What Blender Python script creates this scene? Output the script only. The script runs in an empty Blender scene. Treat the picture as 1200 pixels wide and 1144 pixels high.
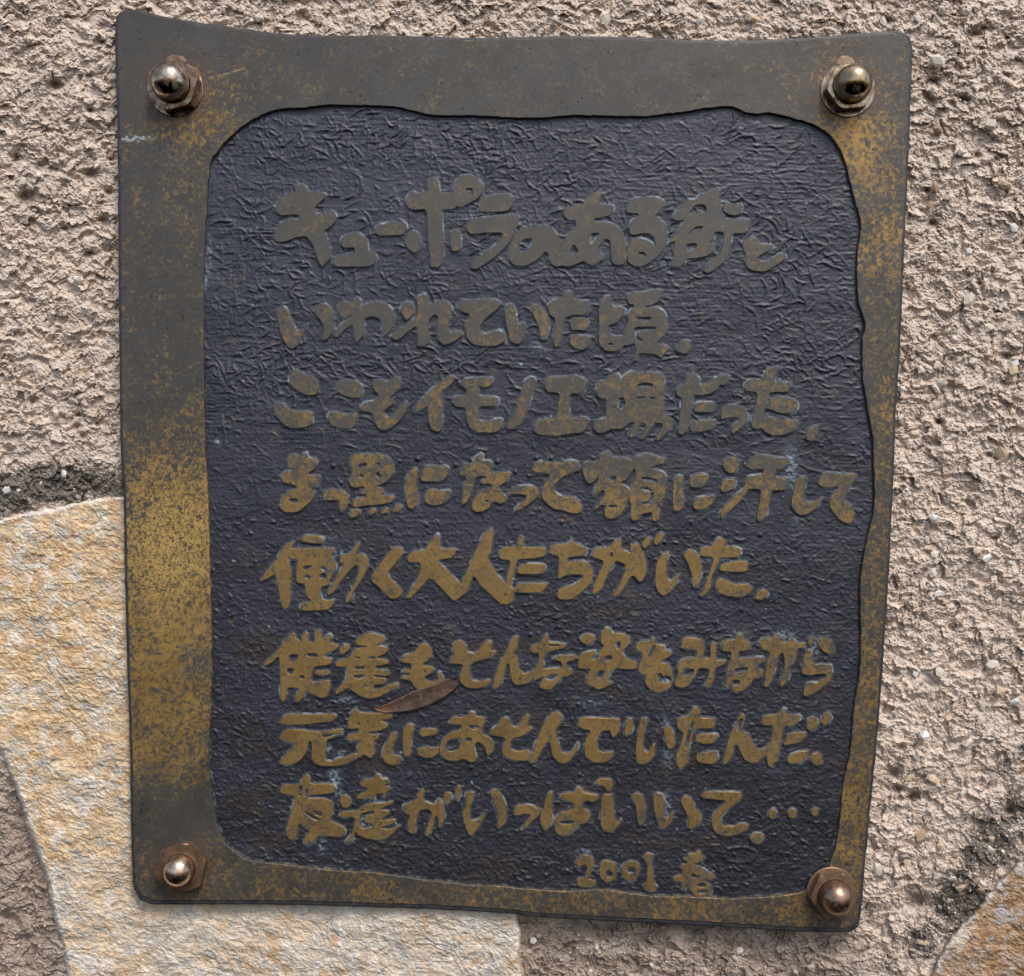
import bpy, math, random
import numpy as np
from mathutils import Vector
random.seed(7)
S = 0.0004            # one photo pixel in metres at the front face of the plaque
DIST = 1200.0         # camera distance in the same units
ZC = 1.40             # height of the plaque centre above the ground

# ------------------------------------------------------------------ camera, sky, sun, exposure
scn = bpy.context.scene
cd = bpy.data.cameras.new('camera'); cam = bpy.data.objects.new('camera', cd)
scn.collection.objects.link(cam); scn.camera = cam
cam.location = (0, -DIST * S, ZC); cam.rotation_euler = (math.radians(90), 0, 0)
cd.sensor_width = 36; cd.lens = 36.0; cd.clip_start = 0.01; cd.clip_end = 100
SUN_EL, SUN_AZ = math.radians(54), math.radians(28)      # azimuth measured from straight in front of the wall to the right
w = bpy.data.worlds.new('World'); scn.world = w; w.use_nodes = True
nt = w.node_tree; nt.nodes.clear()
sky = nt.nodes.new('ShaderNodeTexSky'); sky.sky_type = 'NISHITA'; sky.sun_disc = False
sky.sun_elevation = SUN_EL; sky.sun_rotation = math.pi - SUN_AZ
sky.air_density = 1.0; sky.dust_density = 3.0
bg = nt.nodes.new('ShaderNodeBackground'); bg.inputs[1].default_value = 0.12
wo = nt.nodes.new('ShaderNodeOutputWorld')
nt.links.new(sky.outputs[0], bg.inputs[0]); nt.links.new(bg.outputs[0], wo.inputs[0])
sl = bpy.data.lights.new('sun', 'SUN'); sun = bpy.data.objects.new('sun', sl); scn.collection.objects.link(sun)
sl.energy = 1.35; sl.angle = math.radians(18); sl.color = (1.0, 0.95, 0.88)
sd = Vector((math.cos(SUN_EL) * math.sin(SUN_AZ), -math.cos(SUN_EL) * math.cos(SUN_AZ), math.sin(SUN_EL)))
sun.rotation_euler = sd.to_track_quat('Z', 'Y').to_euler(); sun.location = sd * 3 + Vector((0, 0, ZC))
scn.view_settings.view_transform = 'Standard'; scn.view_settings.look = 'None'
scn.view_settings.exposure = 0.62; scn.view_settings.gamma = 1

# ------------------------------------------------------------------ helpers
def V(px, py, d):
    k = (DIST + d) / DIST * S
    return ((px - 600) * k, d * S, ZC - (py - 572) * k)
def tag(o, label=None, cat=None, group=None, kind=None):
    for k, v in (('label', label), ('category', cat), ('group', group), ('kind', kind)):
        if v: o[k] = v
    return o
def link(name, me, parent=None, mat=None):
    o = bpy.data.objects.new(name, me); scn.collection.objects.link(o)
    if parent is not None:
        o.parent = parent; o.matrix_parent_inverse = parent.matrix_basis.inverted()
    if mat is not None and me is not None:
        me.materials.clear(); me.materials.append(mat)
    return o
def empty(name, loc):
    o = bpy.data.objects.new(name, None); scn.collection.objects.link(o); o.location = loc
    o.empty_display_size = 0.02; return o

_rng = np.random.RandomState(5)
_perm = np.concatenate([_rng.permutation(256)] * 3)
_ga = _rng.rand(256) * 2 * np.pi; _gx = np.cos(_ga); _gy = np.sin(_ga)
def perlin(x, y, seed=0):
    x = x + seed * 37.31; y = y + seed * 91.7
    xi = np.floor(x).astype(int); yi = np.floor(y).astype(int); xf = x - xi; yf = y - yi
    u = xf**3 * (xf * (xf * 6 - 15) + 10); v = yf**3 * (yf * (yf * 6 - 15) + 10)
    def g(a, b, fx, fy):
        h = _perm[(_perm[(xi + a) & 255] + yi + b) & 255]
        return _gx[h] * fx + _gy[h] * fy
    n0 = g(0, 0, xf, yf) * (1 - u) + g(1, 0, xf - 1, yf) * u
    n1 = g(0, 1, xf, yf - 1) * (1 - u) + g(1, 1, xf - 1, yf - 1) * u
    return (n0 * (1 - v) + n1 * v) * 1.5
def fbm(x, y, oct=4, seed=0, rough=0.5):
    s = 0; a = 1.0; f = 1.0
    for i in range(oct):
        s = s + a * perlin(x * f, y * f, seed + i * 3); a *= rough; f *= 2.03
    return s
def cells(x, y, seed=0):
    """worley: distance to nearest and second nearest feature, and a random value of the nearest cell"""
    xi = np.floor(x).astype(int); yi = np.floor(y).astype(int)
    f1 = np.full(x.shape, 9.0); f2 = np.full(x.shape, 9.0); idv = np.zeros(x.shape)
    for a in (-1, 0, 1):
        for b in (-1, 0, 1):
            h = _perm[(_perm[(xi + a + seed * 17) & 255] + yi + b) & 255]
            h2 = _perm[h + 31]
            d = np.hypot(xi + a + h / 255.0 - x, yi + b + h2 / 255.0 - y)
            c = d < f1
            f2 = np.where(c, f1, np.minimum(f2, d)); idv = np.where(c, _perm[h + 77] / 255.0, idv); f1 = np.where(c, d, f1)
    return f1, f2, idv
def facets(x, y, seed=0, tilt=1.0):
    """broken-rubble relief: every voronoi cell is a tilted flat chip of its own height"""
    xi = np.floor(x).astype(int); yi = np.floor(y).astype(int); f1 = np.full(x.shape, 9.0); h = np.zeros(x.shape)
    for a in (-1, 0, 1):
        for b in (-1, 0, 1):
            k = _perm[(_perm[(xi + a + seed * 29) & 255] + yi + b) & 255]; k2 = _perm[k + 53]; k3 = _perm[k + 131]
            dx = xi + a + k / 255.0 - x; dy = yi + b + k2 / 255.0 - y; d = np.hypot(dx, dy); c = d < f1
            h = np.where(c, k3 / 255.0 + tilt * (_gx[k] * dx + _gy[k2] * dy), h); f1 = np.where(c, d, f1)
    return h, f1
def ss(a, b, x):
    t = np.clip((x - a) / (b - a), 0, 1); return t * t * (3 - 2 * t)
def polydist(X, Y, poly):
    """signed distance to a polygon, positive inside"""
    P = np.array(poly, float); Q = np.roll(P, -1, axis=0)
    d = np.full(X.shape, 1e9); ins = np.zeros(X.shape, bool)
    for (ax, ay), (bx, by) in zip(P, Q):
        ex, ey = bx - ax, by - ay; wx, wy = X - ax, Y - ay
        t = np.clip((wx * ex + wy * ey) / (ex * ex + ey * ey + 1e-9), 0, 1)
        d = np.minimum(d, (wx - ex * t)**2 + (wy - ey * t)**2)
        c = (ay > Y) != (by > Y)
        if abs(ey) > 1e-9: ins ^= c & (X < ex * (Y - ay) / ey + ax)
    d = np.sqrt(d); return np.where(ins, d, -d)
def gridmesh(name, X, Y, Dp, keep, attrs=None, smooth=True):
    """X, Y, Dp: pixel coordinates and depth on a grid; keep: cells (rows-1, cols-1)"""
    n, m = X.shape; idx = np.arange(n * m).reshape(n, m)
    a = idx[:-1, :-1][keep]; b = idx[:-1, 1:][keep]; c = idx[1:, 1:][keep]; d = idx[1:, :-1][keep]
    quads = np.stack([a, d, c, b], 1); used = np.unique(quads)
    remap = np.zeros(n * m, int); remap[used] = np.arange(len(used)); quads = remap[quads]
    k = (DIST + Dp) / DIST * S
    co = np.stack([(X - 600) * k, Dp * S, ZC - (Y - 572) * k], -1).reshape(-1, 3)[used]
    me = bpy.data.meshes.new(name)
    me.vertices.add(len(co)); me.vertices.foreach_set('co', co.ravel().astype(np.float32))
    me.loops.add(quads.size); me.loops.foreach_set('vertex_index', quads.ravel().astype(np.int32))
    me.polygons.add(len(quads)); me.polygons.foreach_set('loop_start', np.arange(0, quads.size, 4, dtype=np.int32))
    me.polygons.foreach_set('use_smooth', np.full(len(quads), smooth))
    for kname, arr in (attrs or {}).items():
        at = me.attributes.new(kname, 'FLOAT', 'POINT'); at.data.foreach_set('value', arr.reshape(-1)[used].astype(np.float32))
    me.update(); return me
def chaikin(p, n=1, c=.16):
    for _ in range(n):
        q = []
        for i in range(len(p)):
            a, b = p[i], p[(i + 1) % len(p)]
            q += [(a[0] * (1 - c) + b[0] * c, a[1] * (1 - c) + b[1] * c), (a[0] * c + b[0] * (1 - c), a[1] * c + b[1] * (1 - c))]
        p = q
    return p
def catmull(p, step=5.0):
    out = []; n = len(p)
    for i in range(n):
        p0, p1, p2, p3 = [np.array(p[(i + j) % n], float) for j in (-1, 0, 1, 2)]
        L = np.hypot(*(p2 - p1)); m = max(1, int(L / step))
        for j in range(m):
            t = j / m
            out.append(tuple(0.5 * (2 * p1 + (p2 - p0) * t + (2 * p0 - 5 * p1 + 4 * p2 - p3) * t * t + (3 * p1 - p0 - 3 * p2 + p3) * t**3)))
    return out
def plate(name, loops, d_front, d_back, bev, res=1, shrink=0.0):
    """filled outline with holes, bevelled rims, between two depths: returns a mesh in world space"""
    cu = bpy.data.curves.new('c', 'CURVE'); cu.dimensions = '2D'; cu.fill_mode = 'BOTH'
    k = (DIST + d_front) / DIST * S
    for lp in loops:
        sp = cu.splines.new('POLY'); sp.points.add(len(lp) - 1); sp.use_cyclic_u = True
        for q, (x, y) in zip(sp.points, lp): q.co = ((x - 600) * k, -(y - 572) * k, 0, 1)
    half = (d_back - d_front) * S / 2
    cu.extrude = max(half - bev * S, 1e-5); cu.bevel_depth = bev * S; cu.offset = -(bev + shrink) * S; cu.bevel_resolution = res
    ob = bpy.data.objects.new('c', cu); scn.collection.objects.link(ob)
    dg = bpy.context.evaluated_depsgraph_get(); me = bpy.data.meshes.new_from_object(ob.evaluated_get(dg), depsgraph=dg)
    bpy.data.objects.remove(ob); bpy.data.curves.remove(cu)
    n = len(me.vertices); co = np.zeros(n * 3, np.float32); me.vertices.foreach_get('co', co); co = co.reshape(-1, 3)
    out = np.stack([co[:, 0], (d_front * S + half) - co[:, 2], ZC + co[:, 1]], 1)
    me.vertices.foreach_set('co', out.ravel()); me.name = name; me.materials.clear(); me.update()
    return me

# ------------------------------------------------------------------ node helper
class N:
    def __init__(s, name):
        s.m = bpy.data.materials.new(name); s.m.use_nodes = True; s.t = s.m.node_tree; s.t.nodes.clear()
        s.out = s.n('ShaderNodeOutputMaterial'); s.b = s.n('ShaderNodeBsdfPrincipled'); s.l(s.b.outputs[0], s.out.inputs[0])
        g = s.n('ShaderNodeNewGeometry'); sc = s.n('ShaderNodeVectorMath'); sc.operation = 'MULTIPLY_ADD'
        s.l(g.outputs['Position'], sc.inputs[0]); sc.inputs[1].default_value = (1 / S,) * 3; sc.inputs[2].default_value = (600, 0, -ZC / S)
        s.p = sc.outputs[0]                                   # x = photo column, z = minus (row - 572)
        sx = s.n('ShaderNodeSeparateXYZ'); s.l(s.p, sx.inputs[0]); s.x, s.z = sx.outputs[0], sx.outputs[2]
    def n(s, t): return s.t.nodes.new(t)
    def l(s, a, b): s.t.links.new(a, b)
    def put(s, sock, v):
        if hasattr(v, 'node'): s.l(v, sock)
        elif isinstance(v, (tuple, list)) and len(v) == 3 and sock.type == 'RGBA': sock.default_value = (*v, 1)
        else: sock.default_value = v
    def math(s, op, a, b=0.0, c=0.0, clamp=False):
        k = s.n('ShaderNodeMath'); k.operation = op; k.use_clamp = clamp
        for i, v in enumerate((a, b, c)): s.put(k.inputs[i], v)
        return k.outputs[0]
    def add(s, a, b): return s.math('ADD', a, b)
    def mul(s, a, b): return s.math('MULTIPLY', a, b)
    def sub(s, a, b): return s.math('SUBTRACT', a, b)
    def mr(s, v, a, b, c=0.0, d=1.0, smooth=True):
        k = s.n('ShaderNodeMapRange'); k.interpolation_type = 'SMOOTHSTEP' if smooth else 'LINEAR'
        for i, q in enumerate((v, a, b, c, d)): s.put(k.inputs[i], q)
        return k.outputs[0]
    def noise(s, wl, detail=3, rough=.5, dist=0.0, stretch=(1, 1, 1), off=0.0):
        mp = s.n('ShaderNodeVectorMath'); mp.operation = 'MULTIPLY_ADD'; s.l(s.p, mp.inputs[0])
        mp.inputs[1].default_value = tuple(1 / (wl * q) for q in stretch); mp.inputs[2].default_value = (off, off * 1.7, off * .3)
        k = s.n('ShaderNodeTexNoise'); s.l(mp.outputs[0], k.inputs['Vector']); k.inputs['Scale'].default_value = 1
        k.inputs['Detail'].default_value = detail; k.inputs['Roughness'].default_value = rough; k.inputs['Distortion'].default_value = dist
        return k.outputs[0]
    def mix(s, f, a, b):
        k = s.n('ShaderNodeMix'); k.data_type = 'RGBA'; s.put(k.inputs[0], f); s.put(k.inputs[6], a); s.put(k.inputs[7], b)
        return k.outputs[2]
    def ramp(s, v, stops):
        k = s.n('ShaderNodeValToRGB'); s.put(k.inputs[0], v); e = k.color_ramp.elements
        while len(e) < len(stops): e.new(.5)
        for q, (pos, c) in zip(e, stops): q.position = pos; q.color = (c, c, c, 1) if not isinstance(c, tuple) else (*c, 1)
        return k.outputs[0]
    def attr(s, name):
        k = s.n('ShaderNodeAttribute'); k.attribute_name = name; return k.outputs['Fac']
    def spot(s, px, py, rx, ry, amp=1.0):
        """soft patch of wear centred on a photo position"""
        dx = s.math('DIVIDE', s.sub(s.x, px), rx); dz = s.math('DIVIDE', s.sub(s.z, 572 - py), ry)
        r = s.add(s.mul(dx, dx), s.mul(dz, dz)); return s.mul(s.math('EXPONENT', s.mul(r, -1.0)), amp)
    def bump(s, h, strength, dist_px):
        k = s.n('ShaderNodeBump'); s.put(k.inputs['Height'], h); k.inputs['Strength'].default_value = strength
        k.inputs['Distance'].default_value = dist_px * S; s.l(k.outputs[0], s.b.inputs['Normal'])
    def set(s, **kw):
        for k, v in kw.items(): s.put(s.b.inputs[k.replace('_', ' ')], v)
        return s.m
# ------------------------------------------------------------------ materials
def mat_bronze(name, letters):
    """bronze with a dark brown patina, worn to golden metal in patches"""
    m = N(name)
    fine = m.noise(9 if letters else 6.5, 3, .65, 1.0); fine2 = m.noise(3.0, 2, .6, .6, off=9); mid = m.noise(38, 3, .5, .3, off=3); big = m.noise(120, 2, off=5)
    yy = m.mr(m.z, 572 - 0, 572 - 1144, 0, 1, smooth=False)     # 0 top row, 1 bottom row of the photo
    if letters:
        g = m.ramp(yy, [(0.18, .30), (0.30, .34), (0.42, .47), (0.50, .66), (0.56, .93), (0.80, .93), (0.87, .72)])
        g = m.sub(g, m.spot(930, 780, 150, 90, .22)); g = m.sub(g, m.spot(960, 560, 180, 70, .12))
    else:
        g = m.ramp(yy, [(0.0, .26), (0.30, .34), (0.48, .42), (0.60, .46), (0.80, .46), (1.0, .42)])
        for q in ((205, 640, 90, 75, .36), (200, 730, 80, 60, .16), (190, 830, 80, 90, .22), (190, 545, 70, 60, .16), (235, 150, 70, 60, .20), (995, 165, 42, 46, .50), (1030, 250, 35, 80, .2),
                  (1035, 400, 40, 170, .10), (1015, 650, 40, 60, .08), (1005, 900, 50, 150, .14), (210, 960, 60, 40, -.28), (600, 1062, 300, 30, .05), (900, 1070, 200, 30, .08), (600, 85, 280, 40, -.06), (150, 60, 60, 60, -.15)):
            g = m.add(g, m.spot(*q))
    g = m.add(g, m.mul(m.sub(mid, .5), .55)); g = m.add(g, m.mul(m.sub(big, .5), .35))
    g = m.math('MINIMUM', g, .97 if letters else .80)
    thr = m.mr(g, 0, 1, .68, .36, smooth=False)
    f = m.add(m.mul(fine, .72), m.mul(fine2, .28))
    mask = m.mr(m.sub(f, thr), -.06, .10) if letters else m.mr(m.sub(f, thr), -.07, .12)
    mask = m.mul(mask, m.mr(g, .05, .75, .22, 1.0))
    dark = m.mix(mid, (.064, .062, .058), (.100, .089, .070)) if letters else m.mix(mid, (.048, .047, .046), (.078, .070, .057))
    gold = m.mix(m.noise(20, 3, off=2), *(((.22, .142, .052), (.35, .225, .078)) if letters else ((.27, .160, .046), (.46, .285, .080))))
    gold = m.mix(m.mul(m.mr(m.noise(5, 3, .7, off=61), .45, .65), .35), gold, (.10, .065, .03))
    col = m.mix(mask, dark, gold)
    haze = m.mr(m.noise(60, 4, .6, off=12), .5, .75, 0, .35); col = m.mix(haze, col, (.085, .085, .085))
    pits = m.mr(m.noise(4.5, 2, .5, off=21), .30, .36, 1, 0)
    pits = m.mul(pits, m.mr(m.noise(50 if not letters else 25, 2, off=31), .42, .6))
    col = m.mix(m.mul(pits, .85), col, (.018, .015, .013))
    if not letters:
        # the brightest wear, halfway down the left side, is cut up by dark flecks
        sh = m.spot(200, 640, 75, 85, 1.0); w2_ = m.noise(7.5, 2, .5, 1.6, off=71)
        col = m.mix(m.mul(m.mul(sh, mask), .75), col, (.70, .46, .15)); fl = m.mr(m.math('ABSOLUTE', m.sub(w2_, .5)), .012, .05, 1, 0)
        col = m.mix(m.mul(m.mul(fl, .85), m.mr(sh, .1, .6)), col, (.045, .042, .04))
        # pale drip, brassy scratch, rust halos round the upper nuts
        w = m.mul(m.spot(160, 162, 20, 4, 1.0), m.mr(m.noise(5, 2), .40, .6)); col = m.mix(m.mr(w, .15, .5), col, (.34, .38, .38))
        for nx, ny, a in ((206, 106, .9), (993, 108, .7), (214, 1016, .25), (974, 1048, .2)):
            h = m.mul(m.spot(nx, ny + 3, 37, 38, a), m.mr(m.noise(12, 3, .6), .35, .62)); col = m.mix(h, col, (.16, .07, .03))
        u = m.add(m.sub(m.z, 572 - 86), m.mul(m.sub(m.x, 266), -.27)); u = m.add(u, m.mul(m.sub(m.noise(14, 2), .5), 3))
        ln = m.mul(m.mr(m.math('ABSOLUTE', u), .5, 1.6, 1, 0), m.mr(m.math('ABSOLUTE', m.sub(m.x, 266)), 18, 23, 1, 0))
        col = m.mix(m.mul(m.mul(ln, m.mr(m.noise(6, 2), .35, .6)), .8), col, (.40, .29, .12))
    pale = m.mr(m.noise(9, 3, .7, off=44), .66, .72); pale = m.mul(pale, .18); col = m.mix(pale, col, (.22, .24, .25))
    m.bump(m.add(m.mul(m.noise(4, 3, .6), .5), m.add(m.mul(mask, -.25), m.mul(mid, 1.6))), .35, .9)
    return m.set(Base_Color=col, Metallic=m.mr(mask, 0, 1, .25, .55), Roughness=m.mr(m.noise(25, 4, .6, off=8), .3, .7, .38, .62), Specular_IOR_Level=.5)
def mat_recess():
    m = N('blue black patina')
    a = m.attr('ridge'); v = m.attr('verdigris_rimlight'); gr = m.attr('grime')
    n1 = m.noise(90, 4, .6); n2 = m.noise(5, 3, .7)
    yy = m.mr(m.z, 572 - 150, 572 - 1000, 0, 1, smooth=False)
    base = m.mix(yy, (.028, .031, .048), (.014, .014, .021))  # darker towards the bottom: weaker reflection put into the colour
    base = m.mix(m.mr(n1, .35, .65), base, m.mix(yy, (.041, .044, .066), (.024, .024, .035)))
    base = m.mix(m.mul(m.mr(n2, .5, .75), .30), base, (.065, .070, .085))
    base = m.mix(m.mul(a, .28), base, (.085, .088, .098))
    base = m.mix(gr, base, (.035, .026, .022))
    base = m.mix(m.mul(m.mr(m.noise(26, 4, .7, off=7), .60, .68), .5), base, (.10, .075, .045))
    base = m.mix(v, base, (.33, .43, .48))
    m.bump(m.add(m.mul(m.noise(2.6, 3, .7), .5), m.mul(m.noise(7, 2, .6, 0, (5, 1, 1)), .5)), .5, 1.0)
    return m.set(Base_Color=base, Metallic=.15, Roughness=m.mr(n2, .3, .7, .44, .62), Specular_IOR_Level=.55)
def mat_wall():
    m = N('crumbly lime render')
    st = m.attr('stain'); pit = m.attr('brown_shade'); idv = m.attr('lump')
    n1 = m.noise(70, 4, .6); n2 = m.noise(6, 4, .7, .3); n3 = m.noise(2.2, 2, .6)
    c = m.mix(m.mr(n1, .35, .65), (.52, .425, .35), (.61, .505, .42))
    c = m.mix(m.mul(m.mr(n2, .35, .7), .6), c, (.70, .605, .51))
    c = m.mix(m.mul(m.mr(n2, .44, .28), .6), c, (.28, .21, .16))
    c = m.mix(m.mul(idv, .35), c, (.70, .61, .51))
    c = m.mix(m.mr(m.noise(15, 2, .5, off=13), .66, .72, 0, .5), c, (.48, .30, .16))
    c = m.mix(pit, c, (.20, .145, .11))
    sm = m.mr(m.add(m.mul(m.noise(9, 5, .8, .5, off=2), 1.1), st), .82, 1.02)
    c = m.mix(m.mul(sm, .80), c, m.mix(m.mr(n3, .4, .65), (.018, .017, .016), (.11, .105, .09)))
    m.bump(m.add(m.mul(n3, .8), m.mul(m.noise(5, 4, .7), 1.2)), .55, 1.5)
    return m.set(Base_Color=c, Roughness=.93, Specular_IOR_Level=.25)
def mat_slab(name, seed, tones):
    m = N(name); lo, hi, pale, grey = tones
    n1 = m.noise(55, 4, .6, .5, off=seed); n2 = m.noise(11, 5, .72, .8, (1.4, 1, 1), off=seed + 3); n3 = m.noise(3.5, 3, .7, off=seed + 5)
    c = m.mix(m.mr(n2, .36, .62), lo, hi)
    gx = m.mr(m.add(m.add(m.mul(m.x, .0018), m.mul(m.z, -.0011)), m.mul(m.sub(n1, .5), 2.2)), .35, 1.2)   # greyer towards the lower right of the slab
    if seed > 5: gx = m.mr(n1, .55, .75, 0, .6)
    c = m.mix(m.mul(gx, .55), c, m.mix(m.mr(n2, .4, .6), pale, grey))
    c = m.mix(m.mr(m.noise(22, 5, .75, .6, off=seed + 9), .50, .60, 0, .75), c, pale)
    c = m.mix(m.mr(m.noise(34, 6, .8, .8, off=seed + 29), .52, .62, 0, .75), c, lo)
    c = m.mix(m.mr(m.noise(19, 6, .8, 1.1, off=seed + 15), .52, .60, 0, .8), c, grey)
    c = m.mix(m.mr(n3, .36, .28, 0, .5), c, (.25, .15, .07))
    st = m.attr('stain'); c = m.mix(m.mr(m.add(m.mul(n2, .8), st), .75, 1.0), c, (.05, .048, .042))
    rim = m.attr('rim'); c = m.mix(m.mul(rim, .75), c, (.74, .72, .68))
    m.bump(m.add(m.mul(n2, .8), m.mul(n3, .8)), .45, 1.5)
    return m.set(Base_Color=c, Roughness=.8, Specular_IOR_Level=.35)
def mat_pebble(name, c0, c1):
    m = N(name); c = m.mix(m.mr(m.noise(5, 3, .6), .35, .65), c0, c1)
    oi = m.n('ShaderNodeObjectInfo'); c = m.mix(m.mul(oi.outputs['Random'], .35), c, (.38, .31, .24))
    m.bump(m.noise(3, 3, .6), .5, 1.0); return m.set(Base_Color=c, Roughness=.75)
def mat_nut(name, c0, c1, rough, spots, metal=1.0):
    m = N(name); n = m.noise(14, 4, .6, .4, off=rough * 9); n2 = m.noise(4, 3, .6)
    c = m.mix(m.mr(n, .35, .65), c0, c1); f = m.mr(m.noise(9, 4, .7, off=5), .5, .62, 0, spots); c = m.mix(f, c, (.12, .06, .03))
    m.bump(m.add(m.mul(m.noise(1.6, 3, .7), .5), m.add(n2, n)), .22, .8)
    return m.set(Base_Color=c, Metallic=m.mul(metal, m.sub(1.0, m.mul(f, .8))), Roughness=m.add(m.mr(n2, .3, .7, rough, rough + .12), m.mul(f, .3)))
BRONZE = mat_bronze('weathered bronze border', False); LETTER = mat_bronze('worn bronze lettering', True)
RECESS = mat_recess(); WALL = mat_wall()
SLAB_A = mat_slab('ochre quartzite', 1, ((.50, .31, .15), (.71, .55, .35), (.71, .665, .59), (.37, .39, .385)))
SLAB_B = mat_slab('rusty quartzite', 8, ((.27, .15, .075), (.46, .30, .17), (.58, .53, .46), (.38, .37, .36)))
PEB = [mat_pebble('pale pebble', (.62, .55, .45), (.72, .66, .56)), mat_pebble('buff pebble', (.52, .38, .24), (.60, .47, .33)),
       mat_pebble('white pebble', (.78, .76, .72), (.84, .82, .79)), mat_pebble('brown pebble', (.34, .22, .14), (.42, .29, .19))]
def mat_simple(name, c0, c1, rough=.6, wl=8, spec=.4, metal=0.0):
    m = N(name); m.bump(m.noise(3, 3), .5, .8); return m.set(Base_Color=m.mix(m.mr(m.noise(wl, 4, .65), .35, .65), c0, c1), Roughness=rough, Specular_IOR_Level=spec, Metallic=metal)
# ------------------------------------------------------------------ outlines read off the photograph (pixels at the plaque's front face)
OUTER = [(134,27),(136,18),(141,13),(151,11),(166,12),(187,17.5),(237,26),(287,33),(345,40),(412,41),(474,41),(528,43),(580,43.5),(663,41.5),(747,43),(813,46),(880,46.5),(947,43),(997,39.5),(1038,36),(1057,36),(1067,42),(1070,54),
 (1067.7,120),(1064.7,204),(1060.5,288),(1056.4,393),(1051,477),(1048.8,540),(1046,600),(1042.4,673),(1036.4,765),(1029.4,858),(1021.6,941),(1014.6,1010),(1010,1066),(1006,1087),(999,1093),(947,1093),(872,1089),(788,1084),(705,1080),(622,1075),(598,1071.7),(515,1067),(432,1064),(307,1061),(223,1061),(175,1060.5),(163,1055),(156,1043),
 (153.7,1010),(152.8,973),(151.5,886),(148.4,777),(145.4,667),(144,580),(141,539),(139,413),(138,288),(136.8,162),(135,90)]
INNER = [(270,160),(287,146),(307,135),(328,128),(357,126),(387,123),(432,124),(466,126),(507,135),(562,136),(616,138.5),(676,135.5),(747,136.7),(788,133),(838,126),(859,125.5),(872,131),(888,134),(901,132),(934,140),(955,147),(977,164),(991,191),(998,221),(1006,250),(1009,267),(1005,300),(1005,346),(1014,382),(1011,397),(1011,439),(1018,485),(1023,518),(1025,573),(1024,598),(1015.5,635),(1008.6,686),(1008.6,742),(1008,784),(1000.7,830),(997,876),(988,922),(983,973),(976,1004),(966,1025),(945,1044),(913,1050),(860,1053),(807,1051),(763,1050),(705,1043),(663,1044.6),(630,1043),(577,1038),(557,1038),(498,1031),(432,1022.5),(390,1020),(340,1014),(294,1009),(273,997),(260,983),(252,955),(244.6,895),(245.5,842),(247.7,777),(245.5,667),(243.7,590),(239.4,498),(238.6,393),(238.6,309),(242,246),(245.7,195),(257,175)]
FRAME_D, RECESS_D, BACK_D = 0.0, 3.6, 13.0

# ------------------------------------------------------------------ the wall behind: crumbly render with stone slabs set in it
SLAB1 = [(143,582),(128,583),(112,585),(100,588),(86,590),(60,597),(38,600),(20,604),(0,609),(-30,618),(-58,650),(-66,720),(-60,800),(-34,850),(-8,868),(0,878),(8,896),(16,915),(25,938),(32,962),(36,975),(44,995),(50,1012),(58,1040),(62,1062),(70,1090),(75,1112),(80,1144),(92,1180),(180,1204),(330,1212),(470,1200),(596,1206),(612,1180),(611,1144),(607,1118),(609,1098),(606,1078),(598,1010),(560,900),(470,780),(380,690),(250,610)]
SLAB2 = [(1290,930),(1240,972),(1200,1006),(1184,1022),(1166,1040),(1155,1052),(1146,1066),(1132,1080),(1117,1096),(1106,1116),(1100,1126),(1092,1146),(1070,1190),(1120,1240),(1300,1260),(1360,1100)]
def wall_depth(X, Y):
    """depth of the render face behind the plaque front, in pixels"""
    wx = X + 9 * perlin(X / 26, Y / 22, 2) + 2.5 * perlin(X / 7, Y / 7, 5); wy = Y + 8 * perlin(X / 24, Y / 24, 4) + 2.5 * perlin(X / 7, Y / 7, 7)
    hA, fA = facets(wx / 19, wy / 14, 1, .9); hB, fB = facets(wx / 8.5 + 5, wy / 6.6, 3, 1.1); hC, fC = facets(wx / 4.6 + 9, wy / 3.7, 5, 1.2)
    rough = .55 + .6 * ss(-.4, .4, perlin(X / 70, Y / 55, 11))
    h = (4.6 * hA + 3.0 * hB * rough + 1.5 * hC * rough) * .86 - 1.3 * ss(.45, .8, fB)
    h += 3.2 * fbm(X / 70, Y / 48, 3, 6) + 2.6 * perlin(wx / 12, wy / 9, 9) + 1.0 * perlin(X / 3.1, Y / 2.8, 15)
    idv = hB * ss(.6, .2, fB)
    base = 22.0 - 0.006 * (Y - 200)
    base = base + 13 * ss(880, 940, Y) * ss(110, 40, X)                       # hollow joint left of the slab
    base = base + 9 * ss(1050, 1078, Y) * ss(590, 612, X) * ss(1120, 900, X)    # recess under the plaque
    pit = np.zeros(X.shape)
    for px, py, r, a in PITS:
        d2 = ((X - px) / r)**2 + ((Y - py) / (r * .72))**2
        pit = np.maximum(pit, a * np.exp(-d2 * 1.1))
    return base - h + 5 + pit, pit, idv
_pr = random.Random(11)
PITS = [(65,100,8,12),(120,50,4,9),(107,130,5,8),(20,185,7,9),(108,205,9,9),(32,232,12,15),(120,258,7,9),(76,268,4,7),(128,225,5,8),(105,298,6,8),(300,0,6,6),
 (1130,118,9,12),(1095,95,8,10),(1093,262,8,12),(1145,182,6,8),(1040,25,8,9),(1142,40,9,9),(1178,418,7,9),(1100,494,6,12),(1165,630,5,8),(1120,735,7,6),(1047,905,9,13),(1050,925,7,13),(1072,933,8,14),(1055,875,5,8),(1060,1010,9,9),(1075,1055,14,12),
 (1095,520,8,7),(1048,790,6,8),(1040,730,6,7),(1180,950,8,10),(90,500,5,7),(40,470,6,7),(10,1075,9,9),(30,1100,7,8),(60,1130,6,6)]
for _ in range(150):
    PITS.append((_pr.uniform(-80, 1280), _pr.uniform(-80, 1224), _pr.uniform(2.2, 5.5), _pr.uniform(4, 8)))
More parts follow.
